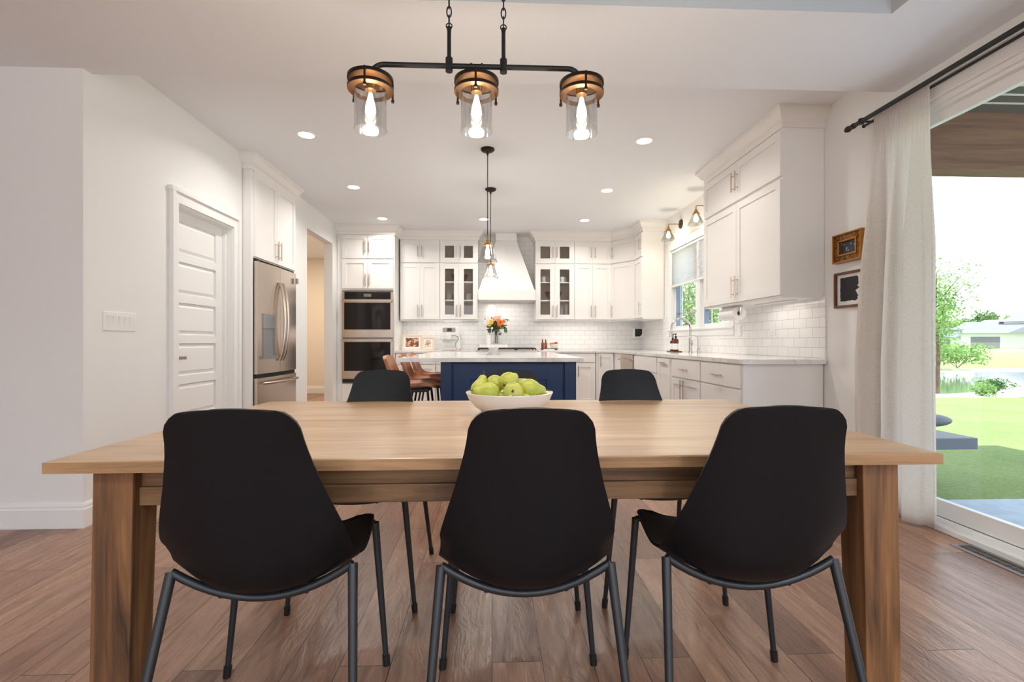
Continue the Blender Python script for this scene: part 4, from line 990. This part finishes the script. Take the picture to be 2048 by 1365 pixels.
# cake stand
cs=thing('cake_stand','round white marble cake stand holding the flowers on the island','cake stand',(.016,4.95,Z),0)
b=MB(); b.lathe([(.001,.075),(.145,.075),(.148,.080),(.148,.100),(.145,.104),(.001,.104)],40,cap0=False,cap1=False); b.build('plate','quartz',cs,smooth=True)
b=MB(); b.lathe([(.072,0),(.072,.012),(.060,.022),(.045,.045),(.05,.062),(.062,.075)],32); b.build('foot','quartz',cs,smooth=True)
ZP=Z+.1045
va=thing('flower_vase','clear glass vase of mixed flowers on the cake stand','vase',(.045,4.95,ZP),0)
b=MB(); b.lathe([(.002,.001),(.034,.001),(.036,.006),(.034,.03),(.030,.09),(.040,.155),(.0385,.155),(.0285,.09),(.032,.03),(.033,.009),(.002,.006)],28,cap0=False,cap1=False); b.build('glass_body','glass',va,smooth=True)
rnd=random.Random(11)
b=MB(); tips=[]
for i in range(22):
    a=rnd.uniform(0,2*PI); rr=rnd.uniform(.02,.10); t_=Vector((rr*math.cos(a)-.01,rr*math.sin(a)*.8,rnd.uniform(.17,.27))); b0=Vector((rnd.uniform(-.018,.018),rnd.uniform(-.018,.018),.012))
    b.tube([b0,Vector((t_.x*.15,t_.y*.15,.13)),t_],.0022,5); tips.append(t_)
bq=thing('flower_bouquet','bouquet of white, yellow and orange flowers standing in the glass vase','flowers',(.045,4.95,ZP),0)
b.build('stems','leaff',bq)
b=MB()
def leafq(b,c,d_,l,w):
    d_=d_.normalized(); s_=d_.cross(Vector((rnd.uniform(-1,1),rnd.uniform(-1,1),rnd.uniform(-1,1)))).normalized(); n_=d_.cross(s_)
    b.add([c,c+d_*l*.35+s_*w+n_*w*.3,c+d_*l*.7+s_*w*.8+n_*w*.2,c+d_*l-n_*w*.5,c+d_*l*.7-s_*w*.8+n_*w*.2,c+d_*l*.35-s_*w+n_*w*.3,c+d_*l*.5],[(0,1,6,5),(1,2,6),(2,3,6),(3,4,6),(4,5,6)])
for t_ in tips:
    for k in range(9):
        c=t_*rnd.uniform(.6,1.05); c.x*=1.05; dd_=Vector((c.x*3+rnd.uniform(-.5,.5),c.y*3+rnd.uniform(-.5,.5),rnd.uniform(-.5,.9))); leafq(b,c,dd_,rnd.uniform(.03,.06),rnd.uniform(.006,.011))
for (x,z) in ((.075,.14),(.09,.12),(-.06,.15)):
    pts_=[Vector((x*.3,0,.18)),Vector((x*.8,-.01,.20)),Vector((x*1.1,-.01,.17)),Vector((x*1.2,-.01,z-.02))]
    for k in range(3): leafq(b,pts_[k],pts_[k+1]-pts_[k],.06,.009)
b.build('foliage','leaff',bq)
def flower(c,r,colm,n=14,layers=2,tilt=(0,-1,.5),core=None,mn='blossom'):
    b=MB(); Tm=Matrix.Translation(c)@Vector(tilt).to_track_quat('Z','Y').to_matrix().to_4x4()
    for l in range(layers):
        for k in range(n):
            a=2*PI*(k+.5*l)/n; rr=r*(1-.22*l); e=.18+.35*l; d_=Vector((math.cos(a),math.sin(a),0)); s_=Vector((-math.sin(a),math.cos(a),0)); up_=Vector((0,0,1))
            w=PI*rr/n*1.1
            b.add([d_*r*.12,d_*rr*.6+s_*w+up_*rr*e*.5,d_*rr+up_*rr*e*.75,d_*rr*.6-s_*w+up_*rr*e*.5],[(0,1,2,3)],Tm)
    o_=b.build(mn,colm,bq)
    if core: b=MB(); b.sphere((0,0,r*.06),r*.24,10,6,(1,1,.5),Tm); b.build('flower_centre',core,o_)
fl={'wf':mat('white_petal',(.82,.78,.76),.6),'yf':mat('yellow_petal',srgb(238,208,84),.6),'of':mat('orange_petal',srgb(232,122,46),.6),'pf':mat('peach_petal',srgb(240,190,160),.6),'dk':mat('flower_core',srgb(96,60,30),.8)}
M.update(fl)
for (x,z,r,cm,n,ly,co) in ((-.102,.225,.034,'wf',12,3,None),(-.118,.19,.03,'wf',12,3,None),(-.085,.258,.026,'wf',10,3,None),(-.058,.222,.032,'yf',14,3,None),(-.072,.20,.022,'yf',10,2,None),
    (-.03,.255,.026,'pf',9,3,None),(-.005,.27,.026,'pf',9,3,None),(.012,.25,.024,'pf',9,3,None),(.028,.275,.024,'pf',9,3,None),(.040,.225,.038,'of',20,2,'dk'),(.03,.20,.026,'of',16,2,'dk'),(.075,.235,.022,'of',14,2,None),(.088,.215,.022,'wf',9,2,None),(.055,.262,.022,'wf',9,3,None),(-.045,.165,.014,'wf',8,2,None)):
    flower(Vector((x,-.07+rnd.uniform(-.015,.01),z)),r,cm,n,ly,(x*3,-1,.45),co)
pt=thing('white_pitcher','small white ceramic jug left of the glass vase on the stand','jug',(-.035,4.93,ZP),0)
b=MB(); b.lathe([(.002,.001),(.024,.001),(.026,.01),(.024,.06),(.026,.098),(.024,.098),(.022,.06),(.022,.01),(.002,.006)],24,cap0=False,cap1=False); b.build('body','ceramic',pt,smooth=True)
b=MB(); b.tube([(.024,0,.085),(.045,0,.08),(.047,0,.05),(.025,0,.025)],.004,8); b.build('handle','ceramic',pt,smooth=True)
# coffee machine
cm=thing('coffee_machine','white built-up espresso machine with small black display on the back counter','coffee machine',(-.648,7.47,Z),0)
b=MB(); b.box(-.135,.135,0,.36,.02,.355); b.box(-.13,.11,-.02,0,.17,.275); b.build('housing','wht_plastic',cm,bev=.004)
b=MB(); b.box(-.11,.08,-.006,0,.282,.352); pn=b.build('control_panel',mat('grey_panel',srgb(160,156,150),.4,.3),cm); b=MB(); b.box(-.045,.025,-.009,-.005,.295,.34); b.build('display','blackgl',pn)
b=MB(); b.box(-.06,.015,-.05,-.02,.165,.25); b.box(-.03,-.01,-.045,-.025,.145,.165); b.build('spout','ceramic',cm,bev=.003)
b=MB(); b.tube([(.02,-.03,.228),(.075,-.03,.228),(.12,-.03,.21),(.13,-.03,.17),(.105,-.03,.13),(.085,-.03,.11),(.085,-.03,.05)],.0035,8); b.build('milk_tube','blackpl',cm,smooth=True)
b=MB(); b.box(-.13,.10,-.06,0,.008,.045); b.box(-.135,.135,0,.34,0,.02); b.build('drip_tray','steel',cm,bev=.003)
# photo frames
def photo(label,loc,w,h_,mw,m_art,tilt=-.20,rz=0):
    p=thing('photo_frame',label,'photo frame',loc,rz,'photo frames beside the oven tower'); p.rotation_euler=(tilt,0,rz)
    b=MB(); frame_ring(b,-w/2,w/2,0,h_,.028,0,.02); b.build('border','frame_light',p,bev=.002)
    b=MB(); b.box(-w/2+.02,w/2-.02,.010,.016,.02,h_-.02); b.build('mat_board','wht_plastic',p)
    b=MB(); b.box(-w/2+mw,w/2-mw,.007,.011,mw,h_-mw); b.build('photograph',m_art,p)
M['frame_light']=mat('washed_wood',srgb(222,204,184),.6)
def m_photo(name,stops,s): m=mat(name,rough=.35); L(m,ramp(m,noise(m,coords(m),s,3,.6),stops),B(m).inputs['Base Color']); return m
ph1=m_photo('outdoor_snapshot',[(.35,srgb(58,56,36)),(.47,srgb(110,70,50)),(.53,srgb(214,150,110)),(.62,srgb(226,180,160)),(.7,srgb(70,76,48))],16)
ph2=m_photo('landscape_snapshot',[(.35,srgb(120,100,86)),(.5,srgb(214,190,160)),(.65,srgb(236,232,228))],14)
photo('larger washed-wood photo frame leaning by the oven tower',(-1.262,7.62,Z),.315,.255,.055,ph1)
photo('smaller washed-wood photo frame next to the larger one',(-1.01,7.60,Z),.195,.215,.048,ph2)
# basket / bottles tray
ty=thing('wooden_riser','small dark wood riser tray on the counter right of the range','tray',(.91,7.62,Z),0)
b=MB(); b.box(-.14,.14,-.08,.08,.016,.026); b.build('board','board',ty,bev=.002)
b=MB(); [b.box(x-.012,x+.012,-.07,.07,0,.016) for x in (-.11,.11)]; b.build('feet','board',ty)
for i,(x,lab) in enumerate(((-.105,'brown glass bottle at the left end of the riser tray'),(-.055,'brown glass bottle second on the riser tray'))):
    bo=thing('oil_bottle',lab,'bottle',(.91+x,7.62,Z+.0265),0,'bottles on the riser tray')
    b=MB(); b.lathe([(.002,0),(.022,0),(.023,.005),(.023,.085),(.012,.105),(.010,.122),(.002,.122)],20,cap0=False,cap1=False); b.build('glass_body',mat('brown_bottle_%s'%('a' if i else 'b'),srgb(140,70,46),.2),bo,smooth=True)
    b=MB(); b.tube([(0,0,.12),(0,0,.135)],.011,12); b.tube([(0,0,.135),(.0,0,.15),(-.02,0,.156)],.003,6); b.build('pourer','blackpl',bo,smooth=True)
fb=thing('fruit_basket','pale slotted bowl of red and orange fruit on the riser tray','basket',(.99,7.60,Z+.0265),0)
b=MB(); nn_=20
b.lathe([(.002,.0),(.04,.0),(.042,.006),(.002,.006)],24,cap0=False,cap1=False)
b.lathe([(.068,.060),(.073,.060),(.075,.072),(.070,.072),(.068,.060)],30,cap0=False,cap1=False)
for k in range(nn_): a=2*PI*k/nn_; b.tube([(.041*math.cos(a),.041*math.sin(a),.003),(.070*math.cos(a),.070*math.sin(a),.062)],.0045,6)
b.build('basket_body','ceramic',fb,smooth=True)
fr_m={'red apple':mat('red_apple',srgb(196,44,40),.3),'orange':mat('orange_fruit',srgb(226,120,50),.45),'peach':mat('peach_fruit',srgb(224,110,74),.5)}
for x,y,z,k,lab in ((.030,-.01,.082,'red apple','bright red apple on the right of the fruit basket'),(-.02,-.02,.074,'orange','orange in the middle of the fruit basket'),(-.055,.0,.070,'peach','peach at the left rim of the fruit basket'),(.0,.03,.078,'red apple','red apple at the back of the fruit basket')):
    b=MB(); r_=.024; b.lathe([(.001,-r_*.85),(r_*.5,-r_*.9),(r_*.95,-r_*.3),(r_,.1*r_),(r_*.75,r_*.75),(r_*.3,r_*.85),(.001,r_*.7)],16,cap0=False,cap1=False)
    tag(b.build(k.replace(' ','_').replace('red_',''),fr_m[k],smooth=True,loc=(.99+x,7.60+y,Z+.0265+z)),lab,'fruit','fruit in the basket')
# sink faucet, small tap, soap bottles
fx=thing('kitchen_faucet','brushed nickel gooseneck pull-down faucet under the window','faucet',(2.36,5.62,Z+.002),0)
b=MB(); dirv=Vector((-.235,.0,0)); b.tube([(0,0,0),(0,0,.012)],.028,18); b.tube([(0,0,.01),(0,0,.15)],.019,16)
pts=[(0,0,.14),(0,0,.29)]
for i in range(1,13): a=PI*i/12; pts.append((-.115+.115*math.cos(a),0,.29+.115*math.sin(a)))
pts.append((-.232,0,.26)); b.tube(pts,.0125,14); b.build('spout','chrome',fx,smooth=True)
b=MB(); b.tube([(-.232,0,.262),(-.24,0,.185)],[.015,.017],14); b.build('spray_head','chrome',fx,smooth=True)
b=MB(); b.tube([(0,0,.10),(0,-.045,.105)],.014,12); b.tube([(0,-.04,.105),(-.02,-.11,.15)],.006,8); b.build('handle','chrome',fx,smooth=True)
t2=thing('filter_tap','small nickel filtered water tap beside the main faucet','faucet',(2.40,5.50,Z+.002),0)
b=MB(); b.tube([(0,0,0),(0,0,.05)],.014,14); pts=[(0,0,.04),(0,0,.15)]+[(-.055+.055*math.cos(PI*i/10),0,.15+.055*math.sin(PI*i/10)) for i in range(1,11)]; b.tube(pts,.006,10); b.build('spout','chrome',t2,smooth=True)
b=MB(); b.tube([(0,0,.04),(.0,-.04,.06)],.005,8); b.build('handle','chrome',t2,smooth=True)
for (x,y,lab,hh_) in ((2.33,6.00,'amber soap pump bottle with white label, nearer the faucet',.0),(2.33,6.10,'amber soap pump bottle farther from the faucet',-.02)):
    s0=thing('soap_bottle',lab,'soap dispenser',(x,y,Z+.014),0,'amber soap bottles by the sink')
    b=MB(); b.lathe([(.002,0),(.033,0),(.035,.004),(.035,.135+hh_),(.030,.15+hh_),(.014,.16+hh_),(.013,.172+hh_),(.002,.172+hh_)],24,cap0=False,cap1=False); b.build('glass_body','amber',s0,smooth=True)
    b=MB(); b.lathe([(.0353,.02),(.0353,.095)],24,cap0=False,cap1=False); b.build('paper_label','wht_plastic',s0,smooth=True)
    b=MB(); b.tube([(0,0,.17+hh_),(0,0,.19+hh_)],.014,14); b.tube([(0,0,.19+hh_),(0,0,.215+hh_)],.005,8); b.tube([(.012,0,.217+hh_),(-.045,0,.213+hh_)],.006,8); b.build('pump','blackpl',s0,smooth=True)
b=MB(); b.box(2.27,2.39,5.94,6.16,Z+.002,Z+.0138); tag(b.build('soap_tray','board',bev=.003),'small wooden tray under the soap bottles','tray')
# paper towel under the large cabinet
pw=thing('paper_towel_holder','metal under-cabinet holder for the paper towel roll','towel holder',(2.26,4.44,1.384),0)
b=MB(); b.box(-.02,.02,-.16,.16,-.006,.0); b.box(-.006,.006,-.16,-.152,-.085,0); b.box(-.006,.006,.152,.16,-.085,0); b.tube([(0,-.158,-.07),(0,.158,-.07)],.006,10); b.build('bracket','chrome',pw)
b=MB(); Tm=Matrix.Translation((2.26,4.44,1.314))@Matrix.Rotation(PI/2,4,'X'); b.lathe([(.020,-.14),(.062,-.14),(.062,.14),(.020,.14),(.020,-.14)],36,cap0=False,cap1=False,T=Tm); tag(b.build('paper_towel_roll',mat('paper_towel',(.84,.83,.81),.9),smooth=True),'white paper towel roll hanging under the large right cabinet','paper towel')
# dishes in glass cabinets
M['bowlbrown']=mat('brown_bowl',srgb(104,62,44),.5)
def bowl(label,loc,r,h_,mt,nm='serving_bowl'):
    b=MB(); b.lathe([(.002,0),(r*.35,0),(r*.7,h_*.35),(r,h_),(r*.95,h_),(r*.66,h_*.4),(.002,h_*.1)],28,cap0=False,cap1=False); return tag(b.build(nm,mt,smooth=True,loc=loc),label,'bowl')
bowl('dark wooden bowl on the top shelf of the left glass cabinet',(-.52,7.76,2.009),.135,.12,'bowlbrown')
bowl('brown woven bowl on the lower shelf of the right glass cabinet',(1.0,7.76,1.719),.145,.14,'bowlbrown')
for (x,z,w,hh_,lab) in ((-.69,1.719,.055,.12,'stack of white dishes on the left of the left glass cabinet'),(-.36,1.719,.065,.12,'stack of white dishes on the right of the left glass cabinet')):
    for k in range(6):
        b=MB(); b.lathe([(.002,0),(w*.7,0),(w,.014),(w*.97,.014),(w*.68,.003),(.002,.003)],24,cap0=False,cap1=False); tag(b.build('plate','ceramic',smooth=True,loc=(x,7.78,z+k*.019)),lab,'plate','stacked white plates in the left glass cabinet')
def mug(label,loc):
    g_=thing('mug',label,'mug',loc,0,'white mugs in the right glass cabinet'); b=MB(); b.lathe([(.002,0),(.036,0),(.040,.006),(.040,.095),(.036,.095),(.036,.008),(.002,.006)],24,cap0=False,cap1=False); b.build('cup','ceramic',g_,smooth=True)
    b=MB(); b.tube([(.038,0,.08),(.064,0,.075),(.066,0,.035),(.038,0,.02)],.005,8); b.build('handle','ceramic',g_,smooth=True)
mug('white mug behind the left door of the right glass cabinet',(.84,7.74,2.009)); mug('white mug behind the right door of the right glass cabinet',(1.135,7.74,2.009))
bowl('low grey dish on the bottom of the right glass cabinet',(.84,7.76,1.406),.07,.03,'steelside','dish')

# ================================================================== OUTDOORS
b=MB(); b.box(2.62,7.2,-4.2,3.42,-.30,-.12); struct(b.build('patio','patio'),'grey concrete patio slab outside the sliding door','patio')
b=MB(); vs=[(2.66,3.42,-.15),(30,-6,-.15),(40,11,-.15),(16,11.4,-.15),(7,12.2,-.15),(2.66,14,-.15),(30,-6,-.15),(7.2,-4.2,-.15),(7.2,3.42,-.15),(-40,14,-.15)]
b.add([(-40,8.1,-.16),(2.66,8.1,-.16),(2.66,3.4,-.16),(7.2,3.4,-.16),(7.2,-4.2,-.16),(60,-4.2,-.16),(60,11.2,-.30),(-40,11.2,-.30)],[(0,1,7),(1,6,7),(1,2,3,6),(3,4,5,6)])
struct(b.build('lawn','grass'),'sunlit lawn beyond the patio','lawn')
b=MB(); nx=90; vs=[];fs=[]; rr_=random.Random(5)
for j,(y,z) in enumerate(((11.1,-.29),(11.5,-.27),(12.0,-.31),(12.6,-.36),(13.3,-.50))):
    for i in range(nx+1): vs.append((-40+100*i/nx,y+rr_.uniform(-.1,.1),z+rr_.uniform(-.03,.03)))
for j in range(4):
    for i in range(nx): fs.append((j*(nx+1)+i,j*(nx+1)+i+1,(j+1)*(nx+1)+i+1,(j+1)*(nx+1)+i))
b.add(vs,fs); struct(b.build('rock_bank','rock'),'pale rock edge along the near shore of the pond','bank')
b=MB(); b.add([(-40,12.9,-.46),(70,12.9,-.46),(70,25,-.46),(-40,25,-.46)],[(0,1,2,3)]); struct(b.build('pond','water'),'still green pond behind the lawn','pond')
b=MB(); b.add([(-40,22.5,-.48),(80,22.5,-.48),(80,24.5,-.38),(-40,24.5,-.38)],[(0,1,2,3)]); struct(b.build('rock_shore','rock'),'pale rock edge along the far shore of the pond','bank')
b=MB(); b.add([(-60,24.4,-.40),(90,24.4,-.40),(140,62,-.35),(-60,62,-.35),(-60,240,-.3),(300,240,-.3)],[(0,1,2,3),(3,2,5,4)]); struct(b.build('far_lawn','grass'),'grass slope across the pond','lawn')
b=MB(); b.add([(40,62,-.33),(150,62,-.33),(160,82,-.31),(40,82,-.31)],[(0,1,2,3)]); struct(b.build('street','drive'),'pale street and driveways in front of the houses','street')
# porch roof and beam
pr_=thing('porch_roof','dark board porch ceiling above the patio','porch roof',(0,0,0),0); pr_['kind']='structure'
b=MB(); b.box(2.66,5.6,.2,3.80,2.86,3.0); b.build('roof_boards','porchboard',pr_)
b=MB()
for k in range(20): y=3.47-k*.125; b.box(2.66,5.5,y-.006,y+.006,2.852,2.8605)
b.build('board_seams','seam',pr_)
b=MB(); b.box(2.66,5.5,3.62,3.76,2.40,2.87); struct(b.build('porch_beam','beamwood'),'heavy brown timber beam at the porch edge','beam')
b=MB(); b.box(2.66,5.5,3.60,3.62,2.40,2.46); b.build('beam_edge','beamwood',bpy.data.objects['porch_beam'])
# patio furniture
pf=thing('patio_table','low grey square patio table partly behind the curtain','patio table',(3.02,3.18,-.12),0)
b=MB(); b.box(-.34,.42,.08,.62,.41,.49); b.build('tabletop','slate',pf,bev=.004)
for x in (-.30,): [ (lambda bb: (bb.box(x-.02,x+.02,y-.02,y+.02,0,.415), bb.build('leg','slate',pf)))(MB()) for y in (.12,.5)]
pc=thing('lounge_chair','dark rounded seat cushion edge showing past the curtain beside the table','patio chair',(3.60,4.02,-.155),0)
b=MB(); b.sphere((.19,.0,.525),.20,18,10,(1,.5,.28)); b.build('cushion','slate',pc,smooth=True)
b=MB(); b.box(.02,.16,-.05,.05,.0,.50); b.build('base','slate',pc)
# houses
def house(label,x,y,s,rz,gar=True):
    H=thing('house',label,'house',(x,y,-.3),rz,'houses across the pond'); H.scale=(s,s,s)
    b=MB(); b.box(-8,8,0,10,0,3.0); b.box(-2,8,3,11,3.0,5.2); b.build('wall','siding',H)
    b=MB()
    def hip(x0,x1,y0,y1,z0,z1,rx): 
        ym=(y0+y1)/2; b.add([(x0,y0,z0),(x1,y0,z0),(x1,y1,z0),(x0,y1,z0),(x0+rx,ym,z1),(x1-rx,ym,z1)],[(0,1,5,4),(2,3,4,5),(1,2,5),(3,0,4),(3,2,1,0)])
    hip(-8.6,8.6,-.8,10.6,2.9,5.6,4.0); hip(-2.6,8.6,2.4,11.6,5.1,7.4,3.4); b.build('roof','roof',H)
    b=MB(); b.add([(-1.5,-1.2,2.9),(5.5,-1.2,2.9),(2,-1.2,4.8),(-1.5,3,2.9),(5.5,3,2.9),(2,4.2,4.8)],[(0,1,2),(0,2,5,3),(1,4,5,2)]); b.build('gable','roof',H)
    b=MB(); b.box(-6.6,-2.6,-.05,.1,.05,2.2); b.build('garage_door','garage',H)
    for xx in (2.5,6): b=MB(); b.box(xx-.8,xx+.8,-.06,.05,.9,2.3); b.build('window','garage',H)
house('pale grey two-storey house with hipped roof across the pond, nearest the right edge',107.7,93.6,1.1,math.radians(-46))
house('smaller pale house left of the main one, half hidden by the tree',122.4,120,.9,math.radians(-44))
# trees
def foliage(name,parent,c,R3,n,size,mt,seed,hollow=.35):
    rd=random.Random(seed); b=MB(); vs=[];fs=[]
    lobes=[(Vector((rd.uniform(-1,1)*.55,rd.uniform(-1,1)*.55,rd.uniform(-1,1)*.6)),rd.uniform(.35,.6)) for _ in range(14)]
    for k in range(n):
        lc,lr=rd.choice(lobes); d_=Vector((rd.gauss(0,1),rd.gauss(0,1),rd.gauss(0,1))).normalized(); p=lc+d_*lr*rd.uniform(hollow,1)
        p=Vector((c[0]+p.x*R3[0],c[1]+p.y*R3[1],c[2]+p.z*R3[2])); a=Vector((rd.gauss(0,1),rd.gauss(0,1),rd.gauss(0,1))).normalized(); q_=a.cross(Vector((rd.gauss(0,1),rd.gauss(0,1),rd.gauss(0,1)))).normalized()
        s_=size*rd.uniform(.6,1.3); i0=len(vs); vs+=[p-a*s_,p+q_*s_*.45,p+a*s_,p-q_*s_*.45]; fs.append((i0,i0+1,i0+2,i0+3))
    b.add(vs,fs); return b.build(name,mt,parent)
def tree(label,x,y,h_,r,n,size,mt,seed,z0=-.3,trunk=.08,group=None,cat='tree'):
    T_=thing('leafy_tree',label,cat,(x,y,z0),0,group)
    b=MB(); b.tube([(0,0,0),(.05*r,0,h_*.3),(-.03*r,.03*r,h_*.6),(0,0,h_*.85)],[trunk,trunk*.8,trunk*.5,trunk*.15],8)
    rd=random.Random(seed)
    for k in range(7): a=rd.uniform(0,6.28); zz=h_*rd.uniform(.3,.65); b.tube([(0,0,zz),(math.cos(a)*r*.7,math.sin(a)*r*.7,zz+h_*.2)],[trunk*.4,trunk*.1],6)
    b.build('trunk','bark',T_); foliage('foliage',T_,(0,0,h_*.58),(r,r,h_*.46),n,size,mt,seed); return T_
tree('loose leafy young tree just past the curtain edge by the pond',11.3,11.74,3.7,.78,4200,.042,'leaf',2,trunk=.05)
def bush(label,x,y,r,h_,n,size,mt,seed,z0=-.3):
    T_=thing('shrub',label,'shrub',(x,y,z0),0,'shrubs on the rock bank'); b=MB()
    for k in range(5): a=6.28*k/5; b.tube([(0,0,0),(math.cos(a)*r*.4,math.sin(a)*r*.4,h_*.5)],.012,5)
    b.build('stems','bark',T_); foliage('foliage',T_,(0,0,h_*.5),(r,r,h_*.5),n,size,mt,seed)
bush('small round shrub on the pale rocks of the near shore',13.0,11.9,.40,.42,700,.035,'leafd',4)
bush('sparse shrub on the near shore close to the young tree',12.1,11.35,.3,.36,500,.035,'leaf',5)
bush('wide leafy shrub over the water at the far shore',23.8,23.6,1.7,1.4,1600,.10,'leaf',6)
lab_far=['dark tree at the left end of the far treeline behind the young tree','bright green tree second from left in the far treeline','dark tree in the far treeline left of the main roof','bright green tree in the treeline above the main house roof','dark tree at the right end of the far treeline']
for k,q in enumerate((.885,.935,.985,1.035,1.085)):
    d_=168+(k%2)*10; a_=q*d_
    tree(lab_far[k],a_*.99913+d_*.0416,d_*.99913-a_*.0416,(10.2,9.6,11.6,12.0,11.0)[k],4.3,1500,.6,'leafd' if k%2==0 else 'leaf',20+k,trunk=.3,group='treeline behind the houses')
# trees behind the kitchen window
tree('bright green tree seen through the far half of the sink window',8.6,20.5,5.0,2.0,4200,.10,'leaf',31,trunk=.1,group='trees outside the sink window')
tree('bright green tree seen through the near half of the sink window',12.4,17.0,4.6,2.0,3600,.10,'leaf',32,trunk=.1,group='trees outside the sink window')
